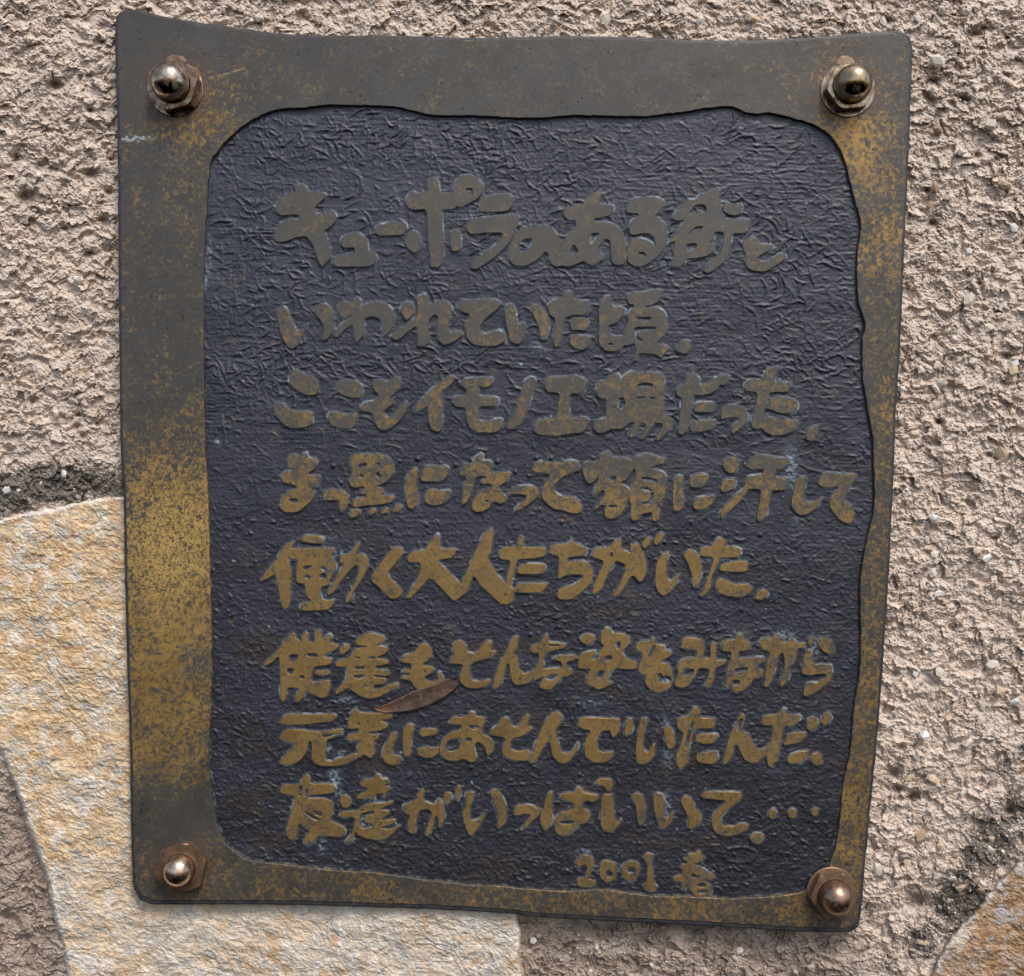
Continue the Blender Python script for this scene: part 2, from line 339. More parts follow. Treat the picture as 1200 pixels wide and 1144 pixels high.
def stain_at(X, Y):
    s = np.zeros(X.shape)
    def band(px, py, rx, ry, a): return a * np.exp(-((X - px) / rx)**2 - ((Y - py) / ry)**2)
    for q in ((75,566,85,28,.72),(15,572,55,26,.66),(130,575,30,24,.62),(10,585,45,26,.62),(125,560,25,20,.42),(30,560,30,14,.4),(1150,1000,40,34,.52),(1192,950,26,36,.50),(1125,1055,40,46,.64),(1165,985,52,46,.55),(1080,1100,40,40,.45),(1170,900,40,16,.35),(1158,968,22,18,.6),(1200,880,30,12,.45),(1085,1030,30,30,.35),(1040,1130,40,22,.35),(10,925,25,20,.2),(1260,950,60,50,.6)):
        s = np.maximum(s, band(*q))
    return s
def wall_patch(name, x0, x1, y0, y1, step, cut):
    xs = np.arange(x0, x1 + step, step); ys = np.arange(y0, y1 + step, step); X, Y = np.meshgrid(xs, ys)
    jx = X + step * .25 * perlin(X / 3, Y / 3, 20); jy = Y + step * .25 * perlin(X / 3, Y / 3, 22)
    D, pit, lump = wall_depth(jx, jy)
    # leave out what the plaque and the slabs cover
    cov = polydist(X, Y, [(px, py) for px, py in OUTER[::3]]) > 34
    cov |= (polydist(X, Y, SLAB1) > 16) | (polydist(X, Y, SLAB2) > 16)
    c = ~(cov[:-1, :-1] & cov[1:, 1:] & cov[:-1, 1:] & cov[1:, :-1])
    if cut:
        cx = (X[:-1, :-1] > cut[0]) & (X[1:, 1:] < cut[1]) & (Y[:-1, :-1] > cut[2]) & (Y[1:, 1:] < cut[3]); c &= ~cx
        D = D + 1.5
    brown_shade = np.clip(pit / 9, 0, 1) * .75  # brown mortar tone and shade painted into pits, hollow joint and under the plaque
    brown_shade = np.maximum(brown_shade, ss(890, 950, Y) * ss(100, 50, X) * .55); brown_shade = np.maximum(brown_shade, ss(1060, 1080, Y) * ss(1060, 960, X) * ss(560, 620, X) * (.55 + .4 * perlin(X / 30, Y / 20, 3)))
    return gridmesh(name, jx, jy, D, c, {'stain': stain_at(X, Y), 'brown_shade': np.clip(brown_shade, 0, 1), 'lump': np.clip(lump, 0, 1)}, False)
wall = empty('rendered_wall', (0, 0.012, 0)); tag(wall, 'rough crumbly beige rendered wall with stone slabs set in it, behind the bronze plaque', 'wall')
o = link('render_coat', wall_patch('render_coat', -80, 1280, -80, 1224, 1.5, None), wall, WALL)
o = link('render_coat', wall_patch('render_coat_far', -500, 1700, -400, 1550, 5, (-74, 1274, -74, 1218)), wall, WALL)
tag(o, 'rest of the rough render beyond the stones')

def slab(poly, depth, tilt, mat, label, seed, step=1.6):
    xs = np.arange(min(p[0] for p in poly) - 6, max(p[0] for p in poly) + 6, step); ys = np.arange(min(p[1] for p in poly) - 6, max(p[1] for p in poly) + 6, step)
    X, Y = np.meshgrid(xs, ys)
    sdj = polydist(X + 1.3 * perlin(X / 9, Y / 9, seed) + .8 * perlin(X / 3.5, Y / 3.5, seed + 1), Y + 1.8 * perlin(X / 9, Y / 9, seed + 2), poly)
    h = 1.7 * fbm(X / 75, Y / 55, 3, seed) + .75 * fbm(X / 17, Y / 12, 4, seed + 5, .62)
    # thin split layers: terraces with small ragged steps
    q = fbm(X / 95, Y / 70, 4, seed + 9, .55) * 3.2 + .0035 * (X + Y * .5); fr = q - np.floor(q); h += 1.9 * (np.floor(q) + ss(.90, 1.0, fr)) * .55
    wx = X + 8 * perlin(X / 20, Y / 20, seed + 20); wy = Y + 8 * perlin(X / 20, Y / 20, seed + 21)
    h += .9 * facets(wx / 22 + wy / 60, wy / 13, seed, .7)[0] + .45 * facets(wx / 6.5, wy / 4.2, seed + 1, 1.0)[0]
    h += .45 * perlin(X / 4.3, Y / 3.4, seed + 12) + .45 * perlin(X / 2.4, Y / 2.1, seed + 13)
    edge = 1 - ss(0, 4.5, sdj)
    D = depth + tilt * (X - 300) / 600 - h + edge**2 * 3.5 + (1 - ss(-3.5, .5, sdj)) * 20
    keep = (sdj > -4.5); k = keep[:-1, :-1] & keep[1:, 1:] & keep[:-1, 1:] & keep[1:, :-1]
    hid = polydist(X, Y, [(px, py) for px, py in OUTER[::3]]) > 40; k &= ~(hid[:-1, :-1] & hid[1:, 1:])
    rim = np.exp(-((sdj - 1.5) / 2.6)**2) * ss(-.6, .2, perlin(X / 26, Y / 26, seed + 4))  # highlight of the lit slab edge, painted into the colour as a pale rim
    st = stain_at(X, Y) * (1 - ss(0, 26, sdj)) * .8
    st = np.maximum(st, .42 * np.exp(-((X - 112) / 34)**2 - ((Y - 598) / 11)**2) if seed == 3 else 0)
    me = gridmesh('stone_slab', X, Y, D, k, {'stain': st, 'rim': np.clip(rim, 0, 1)}, False)
    return tag(link('stone_slab', me, wall, mat), label)
slab(SLAB1, 15.2, -1.0, SLAB_A, 'pale ochre and grey stone slab reaching under the plaque', 3)
slab(SLAB2, 12.5, 0.0, SLAB_B, 'rusty brown stone slab in the lower right corner', 8)

# pebbles of the render aggregate: big ones one by one, fine grit as one mesh
def rock(seed, flat=.55):
    r = random.Random(seed); import bmesh
    bm = bmesh.new(); bmesh.ops.create_icosphere(bm, subdivisions=1, radius=1.0)
    cuts = [(Vector((r.gauss(0, 1), r.gauss(0, .7), r.gauss(0, 1))).normalized(), r.uniform(.45, .8)) for _ in range(7)]
    for v in bm.verts:
        p = v.co.copy()
        for nn, dd in cuts:
            s_ = p.dot(nn)
            if s_ > dd: p -= nn * (s_ - dd)
        v.co = Vector((p.x, p.y * flat, p.z * r.uniform(.92, 1.05)))
    me = bpy.data.meshes.new('pebble'); bm.to_mesh(me); bm.free(); return me
ROCKS = {}
for i in range(8):
    for j, m_ in enumerate(PEB):
        me = rock(i); me.materials.append(m_); ROCKS[i, j] = me
def free_spot(px, py, mar=4):
    X = np.array([[px]], float); Y = np.array([[py]], float)
    return polydist(X, Y, OUTER)[0, 0] < -mar and polydist(X, Y, SLAB1)[0, 0] < -mar and polydist(X, Y, SLAB2)[0, 0] < -mar
PEBS = [(92,328,8,2),(1178,216,10,1),(1098,72,10,0),(1127,178,7,0),(1163,147,10,0),(1100,152,8,3),(1187,267,6,2),(1188,312,7,0),(1137,352,10,0),(820,24,7,0),(883,22,8,1),(27,213,7,0),(45,205,5,2),(303,20,9,0),(40,120,5,0),(78,74,4,0),
 (1095,608,8,2),(1155,655,7,2),(1093,672,9,0),(1082,685,8,0),(1095,650,7,0),(1188,822,5,2),(1098,428,6,0),(1058,456,6,2),(1056,490,6,0),(1186,300,5,0),(1120,460,5,0),(1082,863,10,2),(1135,871,9,0),(1080,980,9,3),(1063,1012,7,1),(1112,842,6,1),(867,1115,6,0),(932,1139,5,0),(950,1133,6,0),(1170,705,6,0),(1118,820,4,0),(700,1110,4,0),(764,1131,5,0),(625,1102,5,2),(75,555,5,2),(8,575,6,2),(22,575,4,0),(1132,620,5,0),(1086,632,4,2),(1150,560,4,0),(1175,502,4,0),(1155,370,4,0),
 (1110,232,5,0),(1090,240,4,3),(1120,300,6,0),(1092,330,4,0),(650,22,5,0),(690,12,4,0),(560,14,5,0),(480,22,4,0),(940,20,5,0),(1000,14,5,0),(1135,12,6,0),(1165,75,5,0),(1128,930,4,0),(1095,760,5,0),(1140,780,4,3),(1106,556,4,3),(1172,600,3.5,0)]
r = random.Random(3); tries = 0
while len(PEBS) < 290 and tries < 9000:
    tries += 1; px, py = (r.uniform(1030, 1215) if r.random() < .45 else r.uniform(-20, 1220)), r.uniform(-20, 1164)
    if not free_spot(px, py, 6): continue
    rad = min(9, 2.6 + r.expovariate(1 / 1.9)); PEBS.append((px, py, rad, r.choice((0, 0, 0, 0, 0, 1, 2, 3))))
PA = np.array([(p[0], p[1]) for p in PEBS], float)
dep = wall_depth(PA[None, :, 0], PA[None, :, 1])[0][0]
for n_, ((px, py, rad, kind), d) in enumerate(zip(PEBS, dep)):
    if n_ < 75: d -= rad * .28
    o = link('pebble', ROCKS[r.randrange(8), kind], wall)
    o.location = Vector(V(px, py, d - rad * .30)); o.scale = (rad * S * r.uniform(.9, 1.25), rad * S * r.uniform(.8, 1.1), rad * S * r.uniform(.65, 1.0))
    o.rotation_euler = (r.uniform(-.4, .4), r.uniform(0, 6.28), r.uniform(-.4, .4))
def grit(count, seed, box, mats):
    rr = np.random.RandomState(seed); px = rr.uniform(box[0], box[1], count); py = rr.uniform(box[2], box[3], count)
    A = np.stack([px, py])[:, None, :]; X, Y = A[0], A[1]
    ok = (polydist(X, Y, OUTER) < -2) & (polydist(X, Y, SLAB1) < -4) & (polydist(X, Y, SLAB2) < -4); ok = ok[0]
    px, py = px[ok], py[ok]; d = wall_depth(px[None], py[None])[0][0]; n = len(px)
    rad = np.minimum(.7 + rr.exponential(.55, n), 2.6)
    base = np.array([(1, 0, 0), (-1, 0, 0), (0, 1, 0), (0, -1, 0), (0, 0, 1), (0, 0, -1)], float)
    F = np.array([(0, 2, 4), (2, 1, 4), (1, 3, 4), (3, 0, 4), (2, 0, 5), (1, 2, 5), (3, 1, 5), (0, 3, 5)])
    Rm = np.linalg.qr(rr.randn(n, 3, 3))[0]; co = np.einsum('nij,kj->nki', Rm, base) * (rad[:, None, None] * rr.uniform(.6, 1.15, (n, 6, 1)))
    k = (DIST + d) / DIST
    cen = np.stack([(px - 600) * k * S, (d - .2) * S, ZC - (py - 572) * k * S], 1)
    co = cen[:, None, :] + co * S; faces = (np.arange(n)[:, None, None] * 6 + F[None]).reshape(-1, 3)
    me = bpy.data.meshes.new('sand_grains'); me.vertices.add(n * 6); me.vertices.foreach_set('co', co.ravel().astype(np.float32))
    me.loops.add(faces.size); me.loops.foreach_set('vertex_index', faces.ravel().astype(np.int32)); me.polygons.add(len(faces)); me.polygons.foreach_set('loop_start', np.arange(0, faces.size, 3, dtype=np.int32))
    for q in mats: me.materials.append(q)
    me.polygons.foreach_set('material_index', np.repeat(rr.randint(0, len(mats), n), 8).astype(np.int32)); me.update(); return me
SAND = mat_simple('sand', (.42, .34, .27), (.58, .50, .42), .9, 5, .2)
g_ = link('sand_grains', grit(34000, 4, (-60, 1260, -60, 1204), [SAND, SAND, PEB[0], SAND, PEB[3]]), wall); tag(g_, kind='stuff')

# ------------------------------------------------------------------ bronze plaque
plaque = empty('bronze_plaque', V(600, 572, BACK_D))
tag(plaque, 'dark bronze plaque with raised golden Japanese lettering, fixed to the wall by four cap nuts', 'plaque')
rj = random.Random(2)
def rough_line(p, step, j): return [(x + rj.gauss(0, j), y + rj.gauss(0, j)) for x, y in catmull(p, step)]
outer = rough_line(OUTER, 7, .22); inner = rough_line(INNER, 5, .35)
cxp, cyp = 603, 558
face = [(cxp + (x - cxp) * .9925, cyp - 1.2 + (y - cyp) * .9915) for x, y in outer]
link('border', plate('border', [face, inner], FRAME_D, RECESS_D + 3.0, .9, 2), plaque, BRONZE)
EDGE = mat_simple('cast bronze edge', (.030, .031, .037), (.060, .060, .066), .5, 14, .5, .3)
link('rim', plate('rim', [outer, [(630 + (x - 630) * 1.012, 588 + (y - 588) * 1.012) for x, y in INNER]], .9, BACK_D, 2.6, 3), plaque, EDGE)
link('back_plate', plate('back_plate', [[(cxp + (x - cxp) * .985, cyp + (y - cyp) * .985) for x, y in outer]], RECESS_D + 3.6, BACK_D - .6, .4, 1), plaque, EDGE)

# raised characters, each traced from the photograph: «@origin x, y, scale» then one line per character, outlines and holes divided by «;»
TEXT = """
@310,200,7.5
キ 248,122 300,132 330,118 358,140 382,188 545,198 540,235 500,270 440,325 455,392 605,350 640,405 625,450 580,500 525,530 550,600 578,690 580,770 535,820 512,850 480,820 450,740 420,650 365,578 280,590 180,630 100,628 78,590 90,520 140,455 220,430 312,430 300,395 240,388 150,402 105,375 92,325 110,280 130,235 180,208 250,212 270,180
ュ 672,590 740,560 810,550 870,570 905,610 915,710 975,730 992,775 970,820 920,848 640,850 590,820 595,775 640,750 795,722 785,680 690,682 668,640
ー 990,480 1100,455 1225,448 1255,475 1250,510 1215,570 1125,572 1010,578 965,545 970,505
@460,200,7.5
ポ 300,75 340,70 390,58 405,100 418,190 470,210 530,195 535,140 560,75 650,32 720,50 795,130 798,190 750,250 640,310 600,330 565,315 530,345 435,348 435,400 445,600 452,740 430,830 400,858 330,850 325,750 305,600 300,340 190,352 140,335 108,290 125,225 180,180 215,205 298,195;640,160 700,155 702,210 670,205;110,610 140,555 180,530 220,545 245,600 248,680 225,715 190,728 140,695 105,650;505,560 545,520 585,530 605,600 600,680 580,710 520,710 500,650
ラ 750,290 795,232 960,212 1030,208 1068,250 1060,310 1010,360 900,368 755,365;655,460 690,425 800,410 980,400 1100,390 1115,430 1108,480 1080,520 1040,620 980,690 890,770 790,840 735,872 690,860 700,820 760,745 840,705 930,630 975,550 820,548 740,560 685,560 655,530 645,495
@610,200,7.5
の -70,590 -20,530 20,500 75,488 220,484 290,520 335,580 362,640 340,700 260,760 215,715 180,760 130,800 60,838 0,845 -60,835 -100,790 -112,730 -90,650;0,630 50,600 100,598 100,650 60,700 5,728 -5,720 -12,650
あ 365,640 400,570 490,490 480,440 420,440 380,400 378,370 420,312 548,298 590,220 625,188 690,180 708,210 700,250 680,300 820,300 822,350 790,395 720,415 650,425 655,455 720,448 800,465 860,500 900,570 925,650 940,720 935,790 905,830 840,835 800,810 790,700 785,620 750,600 690,670 680,705 725,750 730,785 690,810 640,838 590,825 555,798 480,830 420,850 370,840 310,850 265,820 240,770 262,730 320,700;470,650 510,715 450,750 440,700;620,555 695,550 625,650 605,630
@760,200,7.5
る -160,262 -130,248 0,235 90,235 140,270 130,310 95,370 60,395 110,440 150,480 170,560 165,640 130,700 70,770 0,820 -60,850 -130,845 -185,805 -195,720 -170,650 -135,600 -75,592 -30,605 20,625 60,662 45,590 0,555 -60,555 -130,572 -165,560 -175,500 -150,440 -85,390 -110,378 -180,378 -200,355 -190,310;-90,720 -45,718 -20,745 -60,755
街 608,160 625,170 618,205 640,290 642,370 665,395 670,430 870,430 885,440 895,490 875,530 850,555 740,555 725,620 700,760 650,820 560,890 515,905 480,885 495,840 560,795 620,740 650,650 660,545 620,540 580,545 580,600 540,630 580,650 575,700 540,740 480,765 330,780 320,820 270,850 200,850 195,800 220,760 210,690 235,620 175,640 200,600 280,490 310,435 260,445 205,430 215,395 280,320 350,255 410,255 450,205 510,198 560,178;410,305 490,300 510,345 490,378 430,360 345,400 380,350;350,565 360,545 420,495 475,490 470,510 430,515 375,545;335,650 420,640 418,682 335,718;652,300 675,285 780,290 830,305 810,380 765,400 700,388 655,360
と 830,610 910,580 945,600 965,650 1080,648 1105,665 1080,700 1000,735 960,770 980,795 1030,800 1080,780 1130,740 1190,730 1215,750 1190,790 1130,830 1060,875 1020,892 920,885 870,860 845,810 855,740 835,700 820,650
@310,330,7.5
い 100,270 125,225 165,210 195,235 215,300 250,370 280,425 305,440 340,400 378,372 370,410 325,500 300,560 250,595 210,585 170,530 140,460 115,360;440,240 470,200 530,190 575,225 612,290 610,380 600,450 560,500 520,525 500,500 520,440 515,390 490,340 450,300
わ 810,135 850,160 860,215 930,185 1000,178 1080,200 1130,250 1145,320 1135,400 1090,460 1000,520 1020,470 1035,400 1010,330 950,308 885,325 875,400 880,470 840,510 800,550 785,500 775,400 765,385 700,430 650,490 615,492 610,460 640,405 740,320 755,300 700,340 660,300 635,250 650,200 700,175 760,190
@460,330,7.5
れ 205,155 240,120 280,108 310,130 318,210 380,175 450,165 500,190 525,230 510,300 490,380 500,450 575,430 625,465 600,490 530,540 450,565 410,530 385,470 385,400 400,310 370,292 325,330 310,400 330,470 325,540 280,575 215,575 215,480 210,395 150,430 80,500 30,520 0,505 -20,480 60,425 205,315 218,250;70,220 120,180 165,185 200,240 190,290 160,320 120,345 85,300 65,255
て 570,200 600,160 700,168 830,155 900,160 965,195 920,250 850,300 800,350 770,400 770,445 820,462 880,435 960,440 1000,480 990,530 900,572 800,575 710,560 660,510 640,450 640,370 680,290 620,275 575,240
い 990,215 1040,190 1080,240 1100,385 1155,350 1175,400 1155,500 1120,550 1080,552 1030,520 1010,440 985,330;1213,210 1255,195 1300,220 1360,290 1380,350 1375,420 1350,490 1358,515 1315,522 1290,480 1285,400 1255,340 1220,270
@610,330,7.5
た 370,150 385,95 430,80 458,110 462,155 520,170 590,170 605,200 595,280 540,300 480,295 405,315 380,370 370,450 345,560 310,582 285,550 295,450 305,330 250,290 235,220 260,170;430,350 460,318 560,318 600,335 600,390 570,435 520,430 440,430;430,490 450,470 610,478 615,530 595,580 550,605 480,595 435,555
@690,330,7.5
頃 100,170 130,140 170,125 195,150 205,215 290,225 325,245 305,300 250,365 175,388 185,455 215,487 312,485 330,400 345,340 335,285 405,210 350,200 330,150 340,110 460,95 600,72 640,80 640,130 600,190 540,215 490,220 600,225 660,260 685,310 690,430 660,480 610,525 600,540 650,550 710,590 680,620 640,680 580,640 470,635 440,640 430,700 385,708 400,650 410,600 400,545 340,568 310,560 280,600 230,618 150,615 100,570 80,510 90,400 85,250;415,315 450,318 550,315 530,350 450,340;400,405 560,400 600,408 540,430 430,440 430,490 480,520 410,525 405,460;175,545 210,545 205,560 180,558
． 765,600 800,545 850,515 890,530 895,590 870,635 830,640 790,625
@310,420,7.5
こ 215,155 245,105 320,125 440,160 470,220 480,290 450,322 400,328 340,318 260,270 215,215;75,430 90,395 150,385 200,430 260,465 400,470 425,500 420,590 330,615 240,620 170,590 90,500
こ 625,240 660,200 800,195 850,225 865,270 855,350 760,350 680,325 620,275;552,540 560,480 610,462 720,498 790,475 815,500 800,590 760,622 650,620 590,590
も 940,225 975,190 1030,185 1070,212 1150,160 1195,175 1210,220 1190,270 1100,350 1130,360 1140,400 1050,465 1060,500 1090,525 1140,490 1190,420 1240,370 1260,400 1240,480 1180,560 1110,620 1050,640 1000,620 950,540 940,480 840,462 835,430 880,385 975,372 1000,320 960,280
@460,420,7.5
イ 180,450 260,350 400,220 500,155 545,155 545,200 500,245 432,290 440,400 440,600 425,640 390,650 345,630 315,570 312,500 305,425 260,460 205,488 178,475
モ 650,280 600,240 598,205 650,175 870,168 890,195 860,250 790,258 760,245 755,335 930,340 935,385 910,425 755,425 760,550 860,545 965,520 970,600 940,640 890,658 740,655 680,620 650,560 640,435 560,430 515,390 530,350 570,328 640,335
ノ 1160,190 1215,160 1255,175 1260,210 1220,340 1180,480 1140,570 1090,620 1010,632 1005,580 1070,480 1110,340
@610,420,7.5
工 210,220 225,180 270,165 480,155 545,168 585,215 570,280 530,315 435,312 430,420 432,525 580,520 605,545 580,620 540,658 440,665 330,685 180,680 115,650 110,590 160,540 315,525 325,420 345,308 240,300 215,270
@690,420,7.5
場 60,260 80,220 150,195 170,145 215,130 260,135 280,165 272,210 300,205 295,160 370,110 420,125 600,125 650,145 668,200 665,300 660,350 655,480 720,520 740,560 720,620 640,710 600,730 580,710 650,600 640,575 585,570 540,620 500,700 460,722 440,705 500,600 495,575 450,570 440,600 415,680 375,705 340,680 385,600 395,560 350,580 290,625 200,620 140,655 80,662 40,625 45,580 80,545 150,520 145,440 155,360 90,350 65,310;425,235 490,215 560,228 560,255 430,255;420,342 495,342 480,352 430,352;540,345 585,345 570,358 545,355;270,350 305,350 320,400 310,430 250,490 255,400
だ 845,200 860,150 900,130 950,150 980,190 965,225 1040,230 1090,175 1150,155 1210,140 1240,160 1220,220 1190,240 1150,235 1145,265 1080,310 980,330 925,325 905,400 885,560 870,640 820,672 782,670 790,560 810,420 815,350 770,325 760,270 800,235 840,235;925,440 945,390 1000,382 1100,388 1112,430 1095,478 930,478;880,595 915,550 1110,540 1125,580 1100,625 1000,650 910,650 885,625
@820,420,7.5
っ 180,500 200,445 270,405 340,405 400,445 430,500 415,570 360,620 290,668 270,640 290,590 350,545 330,522 260,525 190,540
た 555,150 590,95 640,75 680,100 672,150 650,208 800,210 805,245 770,300 620,300 600,370 590,400 640,350 690,335 790,350 850,375 870,410 850,460 790,490 700,485 600,445 570,450 558,525 640,515 720,540 860,545 870,580 830,640 760,670 650,685 580,655 540,615 500,632 455,610 450,560 490,400 505,302 400,290 380,250 410,200 460,180 555,190
、 930,680 955,610 1000,595 1045,600 1040,640 1020,700 985,735 940,720
@310,520,7.5
ま 190,140 215,95 270,92 300,108 370,72 390,125 455,130 465,170 440,230 385,258 395,275 485,280 490,310 470,360 415,400 440,420 440,470 400,520 310,595 260,610 175,605 130,565 135,490 180,435 270,395 280,375 210,355 155,340 142,290 170,245 255,235 200,205;215,490 280,482 295,500 270,522 225,515
っ 510,460 530,410 620,400 700,412 740,460 735,530 700,595 665,615 650,560 650,500 560,500 520,505
黒 745,180 750,120 810,90 980,90 1070,105 1115,140 1135,200 1130,270 1080,340 990,375 1030,390 1050,430 1035,452 1130,455 1145,485 1120,520 1000,540 860,550 800,565 770,550 775,500 820,478 900,470 885,450 830,445 840,400 880,390 860,378 790,395 755,370 740,330 765,260;825,220 835,180 895,175 890,200;980,185 990,165 1015,175 1005,190;830,290 850,262 870,290 855,302;970,270 1000,252 1025,290 1000,300;735,620 770,580 810,565 845,590 840,620 790,655 745,650;905,610 940,565 980,572 985,605 930,635;1020,605 1060,560 1095,570 1090,605 1030,622;1125,585 1150,540 1195,535 1220,570 1190,600 1135,608
@460,520,7.5
に 110,400 115,310 150,240 190,210 220,225 215,300 205,370 235,470 230,530 170,585 130,560 118,500;240,300 265,230 310,198 470,190 500,220 490,280 450,325 400,338 260,335;280,470 300,410 350,400 420,415 515,405 505,480 470,520 400,545 330,545 285,510
な 585,240 630,180 700,175 730,110 780,78 800,100 785,150 850,145 880,175 860,260 920,250 1020,245 1050,270 1000,340 940,375 950,410 1000,470 1000,510 950,535 890,510 850,570 790,600 730,605 695,570 700,510 740,450 800,400 870,375 860,360 780,358 770,330 800,318 825,290 735,290 705,380 690,460 650,520 605,548 605,500 625,400 645,290 585,280;812,505 825,495 838,505 825,515
@610,520,7.5
っ -110,430 -60,385 20,365 100,368 150,400 168,450 120,500 40,560 0,580 -55,600 -50,570 0,525 45,490 50,462 0,445 -60,450 -100,455
て 105,225 115,180 160,150 240,165 340,165 440,142 500,155 530,210 520,240 440,262 380,290 310,350 290,410 330,445 390,468 460,465 510,500 540,550 535,600 500,620 440,615 380,592 300,580 230,535 180,470 185,400 220,330 260,275 180,262 110,245
顔 540,215 560,170 620,150 650,165 690,145 700,100 750,68 790,80 808,125 940,125 975,150 1010,110 1100,88 1160,100 1200,120 1270,130 1260,180 1200,190 1150,220 1200,225 1270,260 1285,310 1275,430 1240,520 1190,560 1225,580 1225,660 1190,690 1145,670 1155,605 1065,620 1040,670 990,685 960,650 970,560 960,520 950,470 925,560 870,640 800,668 740,650 735,590 745,550 710,540 655,590 650,570 740,450 730,410 690,430 650,475 630,465 650,400 690,290 640,340 605,355 570,330 545,260;770,300 810,280 845,295 830,330 800,340;775,545 845,540 845,560 780,565;875,340 930,320 1000,220 1010,250 990,330 975,410 950,395;1060,300 1110,295 1190,315 1200,335 1080,320;1050,390 1110,380 1155,410 1140,425 1080,410;1140,440 1170,430 1165,500 1145,535 1060,525 1130,505
@690,520,7.5
に 735,400 750,310 790,275 825,285 825,400 845,510 830,570 780,605 740,590 735,500;885,360 900,290 940,265 1030,265 1055,300 1030,360 990,390 900,388;910,550 935,475 1020,462 1105,450 1095,520 1030,575 940,585
@850,520,7.5
汗 -20,150 10,120 80,112 130,145 125,205 90,255 40,265 0,240 -25,200;-45,390 -20,320 20,308 80,310 98,345 70,400 0,430 -35,425;-50,600 0,545 100,440 160,400 170,330 195,285 325,270 335,228 220,228 185,205 200,150 260,95 340,98 430,120 580,130 560,180 510,230 445,232 435,295 550,300 560,335 520,410 410,412 390,500 365,630 320,690 280,680 270,640 300,520 310,402 205,400 180,450 110,530 0,630 -40,660
し 600,400 630,310 680,285 715,300 705,370 690,450 710,518 780,510 850,470 860,490 800,570 720,625 660,635 610,600 575,550 585,470
て 805,345 840,280 890,248 1000,262 1145,270 1150,300 1100,380 1040,490 1120,560 1140,620 1120,690 1080,710 1010,680 940,600 912,540 930,460 985,400 980,380 920,392 850,385
@300,610,7.5
働 30,545 60,480 150,370 185,340 210,270 260,205 340,180 330,215 305,245 420,245 520,240 690,240 690,275 665,310 680,340 712,400 690,470 650,520 650,565 575,590 570,640 580,690 640,705 690,690 680,740 640,785 540,795 410,798 385,770 395,725 490,710 440,670 425,560 375,555 350,540 350,420 365,350 300,340 285,320 300,400 315,480 305,600 305,720 280,780 240,785 210,720 195,600 170,475 110,510;410,420 440,400 490,400 470,420 430,440;425,500 445,475 475,500 455,515;560,420 590,400 625,430 600,450;555,485 600,460 625,490 610,515 570,510;390,165 420,130 560,130 595,170 575,208 500,205 400,190;640,660 620,640 690,530 770,380 735,375 740,300 820,300 870,210 910,190 915,215 870,310 880,295 940,292 990,335 980,420 930,530 860,620 850,680 800,735 785,720 790,670 840,600 900,460 905,400 870,395 800,470 740,550 690,630
@430,610,7.5
く 35,490 70,440 200,265 250,230 310,240 325,290 260,370 175,470 240,540 310,620 305,660 260,690 205,690 150,640 90,575 40,540
大 350,330 400,270 510,260 545,190 620,110 640,140 640,250 780,245 780,290 740,335 620,350 680,410 810,545 850,575 760,720 700,650 560,500 450,620 380,688 330,685 380,610 450,500 475,372 360,370
人 755,725 780,640 850,500 930,320 1020,120 1090,65 1115,100 1095,270 1060,340 1150,480 1230,560 1290,610 1300,650 1290,710 1230,745 1170,735 1080,650 1000,580 940,490 920,530 890,630
@560,610,7.5
た 175,310 190,260 240,230 340,230 350,160 375,125 410,150 405,180 400,235 585,235 605,270 585,320 480,338 355,345 335,400 295,560 290,600 330,595 345,555 430,550 620,552 600,590 560,635 480,640 330,638 300,620 250,560 250,500 290,355 200,345;340,450 370,390 460,375 590,380 605,430 570,475 420,478 350,470
ち 620,285 630,225 690,208 780,210 820,165 850,200 900,215 965,250 950,300 900,318 800,325 790,370 830,358 920,350 980,385 1015,440 1010,530 960,590 870,670 820,700 720,700 690,665 710,600 860,560 930,490 900,478 790,480 700,520 705,420 710,315 640,300
@700,610,7.5
が -40,280 -20,240 110,235 150,180 210,148 215,190 205,245 290,285 290,220 340,195 370,215 400,280 435,360 435,460 400,530 370,545 310,480 260,560 200,650 145,680 135,640 190,580 235,450 245,390 165,355 130,420 80,500 40,610 -20,650 -55,650 -20,540 60,360 -30,330 -55,310;110,300 130,280 135,310 120,330;385,225 400,180 450,145 480,165 460,210 420,255;490,190 520,130 560,100 590,130 570,180 520,225
い 510,420 530,350 570,295 630,275 630,310 610,360 610,490 640,540 690,490 735,465 720,510 660,620 580,672 530,630 505,560;750,310 800,250 840,255 890,310 925,380 920,470 890,560 840,600 830,560 825,470 790,370
@770,610,7.5
た 375,280 380,235 490,230 530,150 580,150 610,185 600,230 680,228 740,250 735,320 650,330 560,330 520,420 480,500 480,580 440,640 390,680 370,660 420,570 450,480 500,325 380,318;540,445 560,390 640,365 790,350 805,390 790,450 700,458;505,590 520,530 560,510 620,530 680,565 790,555 845,590 820,645 740,680 620,670 540,640
． 855,690 880,630 940,600 985,630 960,680 910,705
@300,725,7.5
僕 65,430 70,390 100,360 150,330 190,280 260,170 310,130 340,125 350,165 395,210 400,150 440,110 465,140 460,200 480,208 510,205 510,110 560,95 580,120 575,180 600,160 650,130 675,160 640,210 720,225 725,250 700,280 640,300 600,320 605,340 670,350 660,400 620,412 515,425 495,480 480,530 500,560 650,535 655,600 630,690 570,705 520,680 440,635 420,690 380,735 335,738 335,680 360,655 380,620 280,605 265,700 240,740 215,720 205,640 210,560 205,440 205,350 190,340 130,400;520,455 640,455 655,485 620,505 515,495;290,320 365,315 360,360 300,390;435,310 530,310 540,335 470,340;275,440 330,440 325,470 300,490 275,480;385,505 420,505 425,525 390,530
